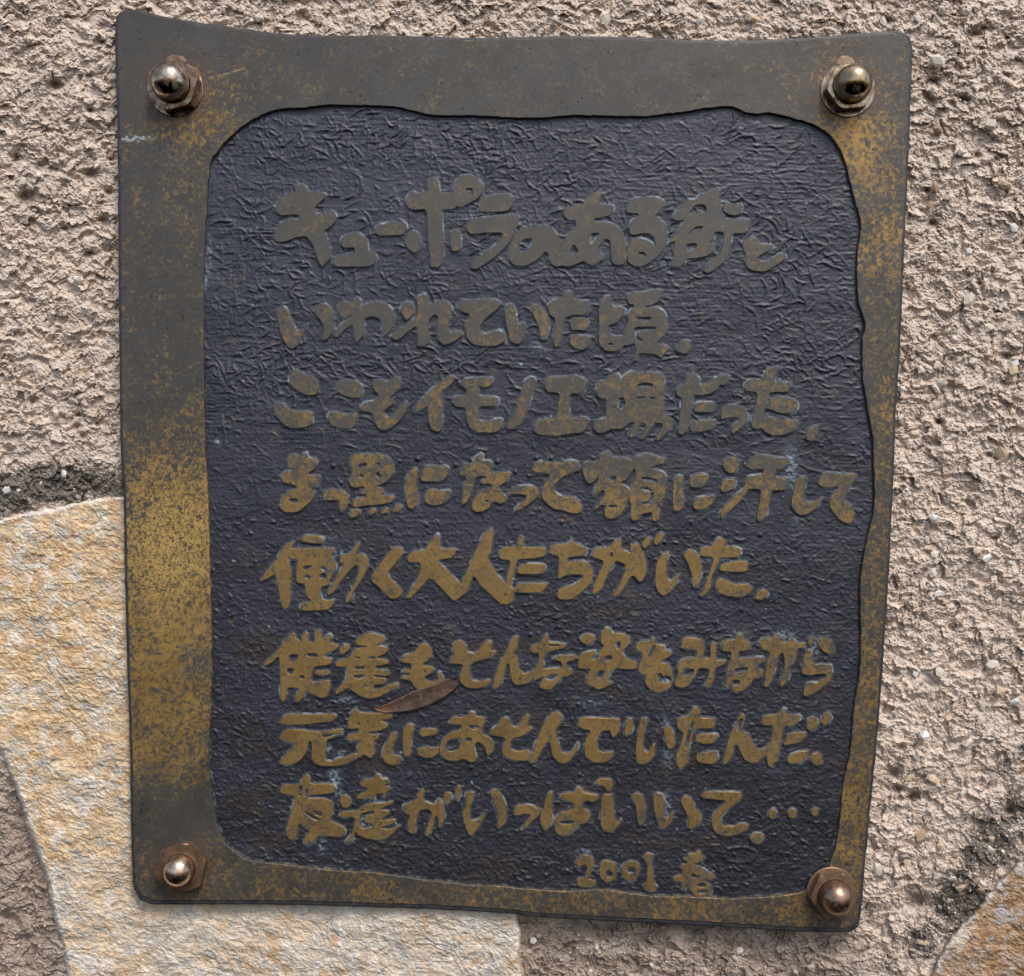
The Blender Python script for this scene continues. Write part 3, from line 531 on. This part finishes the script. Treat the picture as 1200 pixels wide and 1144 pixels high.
達 730,300 735,260 770,225 820,230 825,265 800,295 750,322;870,200 900,160 1000,120 1040,130 1120,150 1140,190 1110,215 1050,240 1080,240 1160,250 1165,280 1130,315 1090,330 1060,345 1160,370 1165,400 1120,412 1050,420 1060,445 1160,450 1175,500 1140,508 1040,498 1040,518 1130,520 1150,545 1130,580 1040,585 1030,625 1080,625 1150,590 1220,565 1250,570 1245,610 1190,640 1090,690 1000,710 900,680 810,610 750,650 700,672 695,640 740,590 790,530 800,430 700,425 690,390 720,365 820,350 850,270 910,255 980,245 880,235;870,425 955,425 940,445 870,445;855,505 900,500 955,495 945,530 870,525;990,345 1020,330 1050,345 1010,358;870,345 900,338 920,352 890,352;955,598 968,590 980,600 968,610
@400,725,7.5
も 510,365 550,320 640,300 670,250 710,210 760,220 800,280 800,340 760,375 720,395 720,415 790,415 820,440 800,480 730,515 750,550 800,560 850,535 840,490 860,460 890,500 905,545 880,590 830,630 750,640 670,630 630,590 605,545 520,535 520,520 600,492 600,485 530,480 540,450 610,450 615,400 540,390
@520,725,7.5
そ 40,400 45,360 90,310 70,260 90,210 140,185 190,220 205,290 260,305 300,290 340,220 390,190 420,200 425,250 410,280 460,285 450,320 390,355 290,380 240,405 230,480 250,540 330,555 400,530 415,560 370,600 280,620 200,610 140,560 135,500 170,405 100,400
ん 430,600 440,540 480,400 550,290 600,170 640,145 660,170 640,260 610,310 650,350 665,440 700,485 760,470 800,440 800,530 740,575 640,590 600,560 580,480 575,400 555,400 530,500 500,590 440,635
な 760,290 770,240 850,220 870,160 900,130 925,160 920,205 1060,215 1080,240 1050,265 940,290 890,305 880,400 870,440 1000,435 1040,425 1030,380 950,360 1000,325 1130,315 1165,330 1155,370 1080,385 1085,430 1130,450 1130,490 1090,515 1050,510 1000,570 940,635 860,620 835,600 860,540 880,510 810,545 790,560 785,500 800,440 830,380 835,305 780,305;905,510 950,490 1010,495 960,545 890,530;920,234 1010,231 1010,240 930,246
@610,725,7.5
姿 520,200 545,145 590,125 650,150 660,180 620,225 580,235;500,440 510,330 550,300 660,275 665,310 620,350 640,360 680,350 700,280 730,240 700,210 705,130 750,75 790,85 800,120 900,130 960,160 970,210 930,260 890,290 930,350 1030,385 1020,445 940,450 830,440 790,480 760,540 810,560 790,590 690,630 650,610 580,575 580,510 615,445 560,445;830,215 880,205 870,260 845,270;745,340 780,320 810,350 770,375 740,365;690,460 745,460 730,500 690,530 665,510
@730,725,7.5
を 105,265 120,220 160,195 230,200 260,160 285,180 290,220 370,240 375,280 420,285 440,305 400,345 340,370 330,385 400,395 430,440 445,520 430,600 370,645 290,655 220,610 190,560 200,500 140,480 130,440 145,390 170,350 165,300;300,490 330,480 350,510 400,510 425,530 420,560 370,568 320,555;270,230 285,250 240,340 220,330
み 505,270 520,190 560,165 650,170 700,190 720,240 715,310 700,345 770,350 765,230 790,200 820,210 815,350 830,365 905,365 905,400 830,430 810,440 800,540 780,590 740,610 715,595 740,540 760,440 665,440 640,510 580,590 530,615 460,600 450,560 480,500 480,430 500,370 560,345 640,345 650,280 560,270;520,470 560,440 630,450 590,500 540,510
@840,725,7.5
な 40,270 50,215 80,190 160,185 190,140 230,130 235,185 290,205 300,265 260,285 200,290 190,350 290,340 420,335 425,375 380,400 360,430 410,460 400,520 320,540 290,590 230,640 170,650 130,630 130,600 110,600 80,615 60,600 75,480 100,400 130,295 60,290;160,440 270,430 270,455 200,470 150,480;140,540 200,545 200,580 140,590
が 370,220 380,185 420,165 480,175 540,130 560,150 570,205 620,210 660,165 690,190 710,220 760,210 785,220 780,260 710,265 700,340 650,400 640,520 580,600 550,600 560,540 595,430 590,330 570,300 545,330 520,420 480,560 450,605 405,600 420,520 430,420 450,330 470,300 400,275;800,180 830,150 860,160 850,210 820,250 800,230
ら 880,220 900,170 960,160 1010,200 1045,260 1030,300 980,315 930,290;760,350 780,290 810,265 850,290 840,350 860,405 960,395 1010,410 1020,480 1000,540 940,600 860,660 800,690 755,680 770,600 800,560 900,560 960,510 950,490 880,490 820,505 745,490 745,430
@310,815,7.5
元 125,240 150,200 200,160 420,165 620,160 640,185 600,235 460,245 340,262 160,262;120,385 160,320 200,295 330,300 440,320 560,310 670,290 700,300 680,345 600,375 550,395 545,450 530,520 540,570 600,580 640,550 700,545 780,515 820,505 820,560 740,600 640,625 500,625 430,600 410,540 415,420 390,400 375,500 300,590 220,618 130,610 130,590 180,520 240,460 260,420 180,410;505,352 640,333 640,345 520,372
気 730,290 730,220 765,140 800,105 830,150 1100,155 1130,180 1110,210 1000,220 1080,245 1085,285 1000,318 920,322 915,337 1010,345 1000,380 970,400 960,480 970,520 930,560 870,520 850,540 815,560 815,470 830,400 740,405 720,380 745,340 820,330 830,290 770,300;1105,335 1165,320 1165,370 1130,450 1125,520 1190,530 1215,560 1180,610 1120,620 1060,600 1030,540 1040,470 1080,400;815,248 840,240 830,264
@440,815,7.5
に 235,380 240,300 280,250 330,250 345,280 325,360 310,440 320,500 300,545 255,545 240,500;380,340 400,295 530,290 550,320 530,350 400,370;365,490 375,465 430,450 520,460 560,445 560,510 500,550 430,555 370,525
あ 645,250 660,200 690,185 800,190 840,140 870,145 880,180 970,195 970,240 940,280 940,340 1010,375 1040,420 1035,490 985,545 970,500 950,440 900,410 870,440 870,490 895,540 880,580 840,595 780,560 700,585 620,570 560,520 560,450 590,380 660,325 750,310 755,260 700,260;620,450 640,400 740,370 740,460 700,490 640,490;820,265 905,265 900,295 830,295;790,380 845,375 840,400 815,415
@560,815,7.5
そ 105,350 110,310 170,260 200,210 240,185 280,215 300,270 350,280 390,200 440,160 455,190 440,240 440,270 480,285 470,315 370,370 320,375 285,420 290,470 340,490 440,480 460,500 455,575 400,580 300,570 230,540 205,490 220,420 240,375
ん 450,600 470,540 490,450 560,280 640,160 700,140 745,180 740,240 680,310 710,410 730,490 780,515 840,480 870,420 895,410 880,480 810,580 760,605 700,590 650,530 635,420 605,410 570,480 520,560 490,605
で 880,230 890,200 950,190 1180,200 1245,205 1250,220 1245,320 1190,380 1165,340 1160,310 1090,315 1050,400 1050,480 1110,500 1190,490 1195,530 1155,580 1080,598 1000,590 940,540 930,450 950,380 990,310 920,300 880,270;1285,250 1315,200 1360,200 1370,280 1345,340 1290,365
@690,815,7.5
い 410,450 430,330 450,210 510,190 525,210 500,280 475,420 490,490 520,500 570,420 585,430 585,530 520,600 460,610 415,590;650,290 690,260 730,290 760,380 760,440 730,475 690,470 670,400
た 770,240 790,200 880,185 910,110 950,100 985,140 970,180 1000,200 1110,200 1115,240 1100,290 1000,295 930,300 905,400 880,450 880,580 850,620 800,650 770,610 765,500 800,450 830,330 780,290;925,400 950,340 1130,335 1140,370 1100,425 1000,430;940,550 960,510 1130,480 1140,560 1100,610 960,595;900,245 918,235 880,400 860,460 848,455 865,340
@820,815,7.5
ん 200,620 205,570 240,420 290,290 350,180 385,150 405,190 370,310 430,340 480,430 520,480 570,460 595,440 590,520 540,560 510,595 450,600 390,570 350,490 330,440 305,440 290,540 240,600;340,240 360,205 382,210 340,310 322,320
だ 535,250 560,180 690,165 720,115 760,110 765,165 900,170 860,250 800,275 745,270 715,400 700,540 690,575 650,600 640,635 600,625 585,560 590,450 620,400 645,270 560,265;730,435 770,350 830,320 940,325 940,360 880,420 760,440;760,580 790,520 880,490 965,485 950,540 880,600 790,600;935,280 950,210 990,175 1035,200 1045,270 990,325 950,310;1055,220 1090,160 1130,140 1170,190 1130,250 1080,280
． 965,560 990,510 1040,505 1080,540 1075,600 1030,625 985,600
@320,890,7.5
友 55,290 70,235 100,220 235,225 260,150 300,125 330,160 325,215 520,210 555,255 540,295 440,312 320,318 295,340 450,340 520,370 535,460 500,540 620,590 640,640 600,690 500,680 400,670 370,720 300,760 270,740 280,670 320,630 270,610 225,560 215,650 200,700 150,712 110,670 110,610 180,380 190,325 90,310;230,240 255,230 245,320 225,325;290,270 312,260 290,325 275,320;345,455 420,465 430,500 380,490;270,460 300,465 410,530 395,540 330,515
達 580,370 600,320 640,305 690,350 695,390 660,430 610,430;770,240 760,205 800,175 885,170 900,125 940,130 950,165 1010,170 1020,210 1000,225 970,230 1030,240 1040,265 1000,290 980,345 965,340 960,300 900,310 890,365 860,360 850,320 780,355 725,350 740,320 850,260;580,495 600,460 690,455 740,450 790,410 850,385 950,385 1050,360 1055,390 1000,410 940,440 1020,450 1030,480 980,510 950,540 1070,520 1085,545 1040,575 940,600 1020,620 1110,575 1120,590 1060,650 980,710 920,718 820,700 740,665 720,640 700,720 650,750 635,720 680,670 710,600 715,510 600,515;770,480 880,455 890,480 810,490 800,560 860,565 880,590 780,610 760,580
@460,890,7.5
が 85,450 95,400 150,375 210,355 220,290 260,255 285,280 265,360 370,400 400,340 425,350 450,430 465,500 430,605 400,600 400,530 380,490 360,590 310,685 280,670 290,620 340,500 340,460 300,440 240,450 215,520 200,650 170,660 125,630 130,560 150,490 95,475;445,340 460,290 510,290 525,330 510,380 480,405 455,380;545,270 575,230 605,245 600,310 570,370 550,340
い 640,300 660,285 720,285 720,320 680,430 690,540 750,530 800,470 830,440 815,500 770,590 700,675 670,670 625,570 610,470 640,420;855,290 880,260 930,270 980,350 1005,430 1000,560 930,625 915,600 920,480 880,370
@590,890,7.5
っ 90,440 110,410 200,395 260,405 325,440 325,480 250,550 180,630 150,630 200,540 240,490 190,480 120,500 85,490
ぱ 350,440 370,340 410,280 435,290 430,490 437,530 380,635 345,620 320,560 325,460;490,340 510,300 620,290 650,240 685,250 700,290 830,315 840,345 790,385 740,365 700,385 700,430 760,460 765,520 720,565 670,580 600,640 530,690 470,660 442,610 444,530 490,470 600,440 620,430 610,380 520,360;490,545 620,540 620,560 560,575 500,565;800,220 820,180 860,165 950,170 965,230 945,285 905,280 880,235
い 860,340 880,310 960,300 970,420 980,530 1000,560 1030,520 1040,540 1000,610 930,648 880,630 850,580 850,450;1121,323 1178,290 1227,323 1256,453 1235,566 1194,591 1170,534 1162,420
@720,890,4.615
い 205,200 230,178 265,190 272,240 265,310 290,320 315,280 325,290 310,345 270,375 240,375 220,310;355,220 380,195 420,210 440,270 475,305 470,350 400,385 395,310 370,260
て 465,200 490,172 680,175 695,195 680,230 610,275 570,320 590,360 650,360 690,340 725,355 720,385 650,415 590,420 540,395 520,340 540,290 590,240 600,225 480,212
． 725,420 760,395 800,400 815,430 790,460 750,460
… 835,280 860,262 880,285 875,315 850,325 832,310;935,285 960,262 988,280 985,315 960,325 940,312;1060,275 1085,258 1105,270 1105,300 1080,312 1062,295
@660,980,6
2 85,190 110,140 160,125 210,150 220,200 190,280 180,300 230,310 225,360 130,365 95,345 100,300 150,290 170,220 150,200 110,225
0 250,240 260,190 310,165 370,195 390,240 370,300 310,335 260,300;300,260 320,235 345,260 340,285 310,290
0 405,250 420,195 470,170 530,185 545,230 520,300 470,325 420,300;445,240 470,215 510,225 505,255 460,265
1 555,150 590,115 635,130 625,180 640,330 665,355 650,395 600,400 560,370 560,345 585,320 590,200
春 770,290 800,278 832,272 835,238 815,225 835,200 865,196 868,178 840,170 848,150 872,148 876,122 905,124 930,120 945,98 970,110 975,140 1000,155 980,180 935,192 930,208 965,214 1010,240 1062,272 1072,300 1035,312 1000,305 1050,352 1046,400 1020,432 965,438 915,415 888,372 868,345 862,378 832,372 834,326 780,322;905,262 960,290 930,296 900,290;935,338 985,330 1010,350 960,362;945,385 1010,378 1005,400 965,408
"""
ox = oy = 0; sc = 1; CHARS = []
for line in TEXT.strip().splitlines():
    if line[0] == '@':
        ox, oy, sc = [float(v) for v in line[1:].split(',')]; continue
    ch, body = line.split(' ', 1); loops = []
    for lp in body.split(';'):
        pts = [tuple(float(v) for v in q.split(',')) for q in lp.split()]
        pts = [(ox + x / sc, oy + y / sc) for x, y in pts]
        loops.append(chaikin(pts, 1 if len(pts) > 5 else 2))
    CHARS.append(loops)
def recess_mesh():
    step = 1.1
    xs = np.arange(228, 1036, step); ys = np.arange(112, 1066, step); X, Y = np.meshgrid(xs, ys); H = np.zeros(X.shape)
    R = np.zeros(X.shape); rr = random.Random(21)
    low = ss(430, 760, Y)
    # crumple lines: short raised creases pressed into the casting
    def crease(px, py, ang, L, wd, hh, bend, arr):
        n = max(3, int(L / 2.2)); x, y, a = px, py, ang
        for i in range(n):
            t = i / (n - 1); rad = wd * (.55 + .45 * math.sin(math.pi * t)); hk = hh * (.35 + .65 * math.sin(math.pi * min(1, t * 1.02)))
            c0 = int((x - xs[0]) / step); r0 = int((y - ys[0]) / step); q = int(rad * 2.4 / step) + 1
            ca, cb, ra, rb = max(0, c0 - q), min(len(xs), c0 + q + 2), max(0, r0 - q), min(len(ys), r0 + q + 2)
            if ca < cb and ra < rb:
                d2 = (X[ra:rb, ca:cb] - x)**2 + (Y[ra:rb, ca:cb] - y)**2
                np.maximum(arr[ra:rb, ca:cb], hk * np.exp(-d2 / (rad * rad)), out=arr[ra:rb, ca:cb])
            x += math.cos(a) * 2.2; y += math.sin(a) * 2.2; a += bend + rr.gauss(0, .16)
    dens = [(300, 260, 60, 130), (450, 170, 150, 35), (560, 215, 90, 40), (900, 260, 110, 70), (900, 430, 60, 40), (290, 420, 50, 80), (600, 330, 300, 18), (420, 430, 200, 30), (760, 640, 300, 25), (560, 720, 260, 22), (300, 870, 60, 150), (640, 1000, 250, 30), (960, 420, 40, 150)]
    for i in range(6200):
        if rr.random() < .42:
            c = rr.choice(dens); px, py = rr.gauss(c[0], c[2] * .7), rr.gauss(c[1], c[3] * .7)
        else: px, py = rr.uniform(238, 1026), rr.uniform(122, 1056)
        lw = min(1, max(0, (py - 380) / 420))
        a = rr.choice((0.0, 0.0, 0.25, -0.3, -.9, .9, 1.5)) + rr.gauss(0, .22)
        if lw < .5: crease(px, py, a, rr.uniform(9, 34), rr.uniform(1.0, 1.6), rr.uniform(.35, 1.3), rr.gauss(0, .12), R)
        else: crease(px, py, a * .7 + rr.gauss(0, .3), rr.uniform(5, 17), rr.uniform(.85, 1.35), rr.uniform(.5, 1.15), rr.gauss(0, .2), R)
    R *= .62 + .55 * ss(-.35, .45, perlin(X / 85, Y / 55, 31))
    smooth_zone = np.exp(-((X - 620) / 420)**2 - ((Y - 560) / 42)**2); R *= 1 - .72 * smooth_zone
    streak = perlin(X / 34, Y / 2.9, 41) * .34 + perlin(X / 15, Y / 1.9, 43) * .22
    streak *= .5 + .8 * ss(-.2, .5, perlin(X / 120, Y / 70, 45)) * (1 - low * .5)
    w1 = perlin(X / 13 + perlin(X / 9, Y / 9, 51), Y / 8.5 + perlin(X / 9, Y / 9, 52), 53); verm = 1 - ss(0, .38, np.abs(w1))
    w2 = perlin(X / 6.5 + .9 * perlin(X / 8, Y / 8, 61), Y / 4.9 + .9 * perlin(X / 7, Y / 7, 62), 63); verm2 = 1 - ss(0, .5, np.abs(w2))
    H = R * (1.85 + .1 * low) + streak * (1 - .35 * low) + verm * (.40 + .15 * low) + verm2 * (.22 + .12 * low) + .7 * fbm(X / 60, Y / 45, 3, 71) + .16 * perlin(X / 2.6, Y / 2.2, 75)
    # casting beads and holes
    for px, py, a in [(390,546,1.5),(400,566,1.1),(489,538,1.6),(552,539,1.3),(534,545,1.3),(583,541,1.5),(604,553,1.2),(500,615,1.2),(629,537,1.3),(646,537,1.1),(695,537,1.2),(458,624,1.3),(620,558,1.0),(826,510,1.0),(891,627,1.4),(849,626,1.1),(750,537,1),(622,744,1.3),(759,752,1.2),(500,615,1.2)] + \
            [(rr.uniform(250, 1000), rr.uniform(540, 1030), rr.uniform(.5, 1.2)) for _ in range(170)]:
        c0 = int((px - xs[0]) / step); r0 = int((py - ys[0]) / step); q = 5; sl_ = (slice(max(0, r0 - q), r0 + q + 1), slice(max(0, c0 - q), c0 + q + 1))
        d = np.hypot(X[sl_] - px, Y[sl_] - py) / (1.1 + a * 1.1); H[sl_] = np.maximum(H[sl_], H[sl_] * .3 + 2.0 * a * np.sqrt(np.clip(1 - d * d, 0, 1)))
    # lens-shaped impression near the date
    d = ((X - 867) / 19)**2 + ((Y - 1002) / 9)**2; H += .9 * np.exp(-((d - 1) / .35)**2)
    # drafted feet of the characters; pale oxide and painted edge highlights along them
    OXIDE_LIGHT = np.zeros(X.shape)
    for loops in CHARS:
        for k_, lp in enumerate(loops):
            lx = [p[0] for p in lp]; ly = [p[1] for p in lp]; ca = max(0, int((min(lx) - 7 - xs[0]) / step)); cb = int((max(lx) + 7 - xs[0]) / step); ra = max(0, int((min(ly) - 7 - ys[0]) / step)); rb = int((max(ly) + 7 - ys[0]) / step)
            sl_ = (slice(ra, rb), slice(ca, cb)); dd = np.abs(polydist(X[sl_], Y[sl_], lp))
            H[sl_] = np.maximum(H[sl_], H[sl_] * .45 + 1.35 * np.exp(-(dd / 1.0)**1.6)); OXIDE_LIGHT[sl_] = np.maximum(OXIDE_LIGHT[sl_], np.exp(-((dd - .5) / .85)**2))
    sd = polydist(X, Y, INNER); H *= ss(-1.0, 5, sd) * .8 + .2
    ver = np.zeros(X.shape)
    for q in ((927,545,7,16,1.0),(929,560,5,12,.8),(935,600,6,14,.45),(393,915,5,13,1.0),(397,930,4,6,.8),(388,908,4,4,.9),(377,993,3,6,1.0),(425,963,3,10,.8),(840,655,11,3,.9),(500,545,6,3,.3),(388,655,4,4,.9),(395,648,9,3,.7),(372,630,16,3,.7),(405,820,10,4,.45),(690,825,16,3,.3),
              (783,880,5,18,.5),(780,850,4,12,.4),(919,745,12,6,.55),(955,760,6,8,.7),(866,742,8,5,.35),(782,945,4,18,.55),(398,725,8,2,.3),(436,880,5,4,.6),(385,877,4,4,.9),(400,882,5,4,.6),(780,797,9,3,1.0),(700,772,7,5,.6),(630,405,6,4,.5),(255,518,3,3,1),(685,998,14,3,.5),(744,720,5,3,.4),(586,387,4,3,.8),(592,400,4,3,.6),(578,363,3,4,.7),(465,225,6,3,.2),(245,300,3,22,.6),(241,330,2,14,.8)):
        ver = np.maximum(ver, q[4] * np.exp(-((X - q[0]) / q[2])**2 - ((Y - q[1]) / q[3])**2))
    ver = np.maximum(ver, .62 * np.exp(-((sd - 1.6) / 1.3)**2) * ss(700, 1000, Y) * ss(-.5, .2, perlin(X / 14, Y / 14, 81)))
    ver = np.maximum(ver, .55 * np.exp(-((sd - 1.4) / 1.1)**2) * ss(330, 240, X) * ss(.0, .5, perlin(X / 9, Y / 20, 83)))
    ver *= .72
    ver *= ss(-.45, .35, fbm(X / 4.5, Y / 4.5, 3, 85))
    ver = np.maximum(ver, ss(1.12, 1.2, fbm(X / 7, Y / 7, 3, 88)) * .9)
    ver = np.maximum(ver, OXIDE_LIGHT * (.10 + .5 * ss(.1, .7, fbm(X / 22, Y / 16, 3, 97))))
    gr = .7 * ss(.25, .8, fbm(X / 70, Y / 45, 4, 91)) * low
    keep = sd > -7; k = keep[:-1, :-1] & keep[1:, 1:] & keep[:-1, 1:] & keep[1:, :-1]
    return gridmesh('recessed_panel', X, Y, RECESS_D + .9 - H, k, {'ridge': np.clip(R / 1.1, 0, 1), 'verdigris_rimlight': np.clip(ver, 0, 1), 'grime': np.clip(gr, 0, 1)})
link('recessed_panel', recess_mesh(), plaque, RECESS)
for cnt, loops in enumerate(CHARS):
    lift = RECESS_D - 2.0 + .12 * (cnt % 3) + .05 * (cnt % 2)
    link('character', plate('character', loops, lift, RECESS_D + 1.6, .45, 1, .35), plaque, LETTER)

# cap nuts: chamfered hexagon with a domed cap, on a thin washer
NUTM = {'chrome': mat_nut('browned chrome', (.66, .60, .52), (.34, .25, .17), .07, .6), 'bronze': mat_nut('polished bronze', (.62, .48, .36), (.42, .28, .19), .20, .12), 'brown': mat_nut('brown bronze', (.40, .27, .19), (.26, .16, .11), .28, .5),
        'pewter': mat_nut('tarnished chrome', (.62, .53, .38), (.34, .25, .14), .09, .6)}
def ring_mesh(name, rings, n, cx, cy, tip=None):
    """rings: list of (radius function of angle, height)"""
    vs = []; fs = []
    for rf, h in rings:
        for i in range(n):
            a = 2 * math.pi * i / n; q = rf(a); x, y, z = (cx - 600) * S, -h * S, ZC - (cy - 572) * S
            vs.append((x + math.cos(a) * q * S, y, z + math.sin(a) * q * S))
    for k in range(len(rings) - 1):
        for i in range(n):
            j = (i + 1) % n; fs.append((k * n + i, k * n + j, (k + 1) * n + j, (k + 1) * n + i))
    if tip is not None:
        vs.append(((cx - 600) * S, -tip * S, ZC - (cy - 572) * S)); b = (len(rings) - 1) * n
        for i in range(n): fs.append((b + i, b + (i + 1) % n, len(vs) - 1))
    me = bpy.data.meshes.new(name); me.from_pydata(vs, [], fs); me.update(); return me
def nut(cx, cy, across, dome, hh, rot, mat, washer, label, body=None):
    R_ = across / 2
    def hexr(a):
        b = (a - rot) % (math.pi / 3) - math.pi / 6; return R_ * .866 / math.cos(b)
    def cone(h):
        lim = R_ * .935 + min(h, hh - h) * 1.3; return lambda a: min(hexr(a), lim)
    hs = [0, .8, 1.6, 2.4] + [hh * .5] + [hh - 2.4, hh - 1.6, hh - .8, hh]
    z0 = 1.6 if washer else .0
    rings = [(lambda a: R_ * .5, z0)] + [(cone(h), h + z0) for h in hs] + [(lambda a: dome * 1.02, hh + z0 + .5)]
    me = ring_mesh('cap_nut', rings, 72, cx, cy)
    root = link('cap_nut', me, plaque, body or mat); tag(root, label)
    zc = z0 + hh + dome * .30
    dr = [(lambda a: dome * .96, z0 + hh - 1), (lambda a: dome, z0 + hh + .8), (lambda a: dome, zc)]
    for k in range(1, 14):
        t = k / 14 * math.pi / 2; dr.append(((lambda t: lambda a: dome * math.cos(t))(t), zc + dome * .98 * math.sin(t)))
    dm = ring_mesh('dome', dr, 56, cx, cy, zc + dome * .98); dm.polygons.foreach_set('use_smooth', [True] * len(dm.polygons))
    link('dome', dm, root, mat)
    if washer:
        wr = [(lambda a: washer - 1.2, -.6), (lambda a: washer, -.3), (lambda a: washer, 1.1), (lambda a: washer - .8, 1.6), (lambda a: 6, 1.65)]
        link('washer', ring_mesh('washer', wr, 56, cx, cy), root, body or mat)
nut(206, 105, 62, 21.5, 13, .25, NUTM['chrome'], 32.5, 'shiny dark cap nut at the upper left corner', mat_nut('rusty chrome', (.30, .22, .15), (.14, .09, .06), .16, .8))
nut(993, 106, 58, 21.5, 12, .10, NUTM['pewter'], 32, 'shiny cap nut over a washer at the upper right corner', mat_nut('dull chrome', (.36, .29, .21), (.18, .13, .09), .15, .6))
nut(215, 1014, 62, 17.5, 12, .30, NUTM['bronze'], 0, 'polished bronze cap nut at the lower left corner', mat_nut('brown hexagon', (.25, .155, .095), (.15, .09, .055), .30, .3, .65))
nut(974, 1045, 57, 19, 11, .10, NUTM['brown'], 29, 'dull brown cap nut at the lower right corner', mat_nut('dull brown hexagon', (.27, .17, .11), (.17, .11, .07), .35, .5, .55))
RUST = mat_simple('rusty sealant', (.10, .045, .022), (.20, .13, .09), .75, 7)
def blob(name, pts, thick, mat, seed, dome_=True):
    rr = random.Random(seed); base = [(x + rr.gauss(0, .3), y + rr.gauss(0, .3)) for x, y in catmull(pts, 2.2)]
    cx = sum(p[0] for p in base) / len(base); cy = sum(p[1] for p in base) / len(base); vs = []; fs = []; n = len(base)
    for k, (f, h) in enumerate(((1.0, -.3), (.96, thick * .45), (.75, thick * .85), (.4, thick))):
        for x, y in base: vs.append(V(cx + (x - cx) * f + rr.gauss(0, .25), cy + (y - cy) * f + rr.gauss(0, .25), -(h + rr.gauss(0, .12) * (k > 0))))
    vs.append(V(cx, cy, -thick))
    for k in range(3):
        for i in range(n): j = (i + 1) % n; fs.append((k * n + i, (k + 1) * n + i, (k + 1) * n + j, k * n + j))
    for i in range(n): fs.append((3 * n + i, 4 * n, 3 * n + (i + 1) % n))
    me = bpy.data.meshes.new(name); me.from_pydata(vs, [], fs); me.update(); return link(name, me, plaque, mat)
blob('rust_crust', [(192,74),(197,67),(205,64),(213,66),(219,72),(214,78),(200,80)], 3.4, RUST, 1)
blob('rust_crust', [(222,80),(229,79),(235,86),(233,94),(226,88)], 2.4, RUST, 2)
blob('rust_crust', [(173,88),(177,84),(180,92),(176,104),(172,98)], 2.0, RUST, 3)
blob('rust_crust', [(980,76),(984,67),(991,65),(999,69),(1002,76),(991,79)], 3.2, mat_simple('brown sealant', (.26, .17, .10), (.36, .27, .19), .75, 6), 4)

# ------------------------------------------------------------------ dry leaf caught on the lettering
def leaf():
    top = [(433,823),(437,829),(446,828),(457,823),(470,817),(484,810),(497,806),(508,803),(519,797),(527,795),(536,796)]
    bot = [(433,823),(440,832),(452,835.5),(466,835),(482,833),(497,829),(511,823),(523,816),(532,809),(538,801),(536,796)]
    def samp(P, t):
        f = t * (len(P) - 1); i = min(int(f), len(P) - 2); u = f - i; return (P[i][0] * (1 - u) + P[i + 1][0] * u, P[i][1] * (1 - u) + P[i + 1][1] * u)
    n, m = 44, 9; vs = []; fs = []
    for side in (0, 1):
        for i in range(n + 1):
            a = samp(top, i / n); b = samp(bot, i / n)
            for j in range(m + 1):
                t = j / m; x = a[0] * (1 - t) + b[0] * t; y = a[1] * (1 - t) + b[1] * t
                curl = .9 * (2 * t - 1)**2 + .25 * math.sin(i * .9) * t
                vs.append(V(x, y, RECESS_D - 2.1 - curl + side * .45))
    q = (n + 1) * (m + 1)
    for i in range(n):
        for j in range(m):
            a, b, c, d = i * (m + 1) + j, i * (m + 1) + j + 1, (i + 1) * (m + 1) + j + 1, (i + 1) * (m + 1) + j
            fs += [(a, b, c, d), (q + d, q + c, q + b, q + a)]
    for j in (0, m):
        for i in range(n):
            a, d = i * (m + 1) + j, (i + 1) * (m + 1) + j; fs.append((a, d, q + d, q + a) if j == 0 else (d, a, q + a, q + d))
    me = bpy.data.meshes.new('dry_leaf'); me.from_pydata(vs, [], fs); me.polygons.foreach_set('use_smooth', [True] * len(me.polygons)); me.update()
    m_ = N('dead leaf'); c = m_.mix(m_.mr(m_.noise(12, 4, .6, .3, (2, 1, 1)), .35, .65), (.060, .034, .024), (.092, .058, .040))
    c = m_.mix(m_.mr(m_.x, 430, 475, .75, 0), c, (.22, .08, .03)); c = m_.mix(m_.mr(m_.noise(7, 3), .58, .68, 0, .5), c, (.20, .10, .055))
    rib = m_.add(m_.sub(m_.z, 572 - 818), m_.mul(m_.sub(m_.x, 485), -.30)); vein = m_.mr(m_.math('ABSOLUTE', m_.add(rib, m_.mul(m_.sub(m_.noise(20, 1), .5), 2))), .3, 1.1, .55, 0)
    c = m_.mix(vein, c, (.045, .028, .022)); m_.bump(m_.add(m_.noise(3, 3), m_.noise(5, 2, .5, 0, (.5, 1, 4))), .6, 1.0); m_.set(Base_Color=c, Roughness=.5)
    o = link('dry_leaf', me, None, m_.m); tag(o, 'narrow curled reddish brown dry leaf lying on the plaque below the sixth line of lettering', 'leaf'); return o
leaf()
bpy.context.view_layer.update()
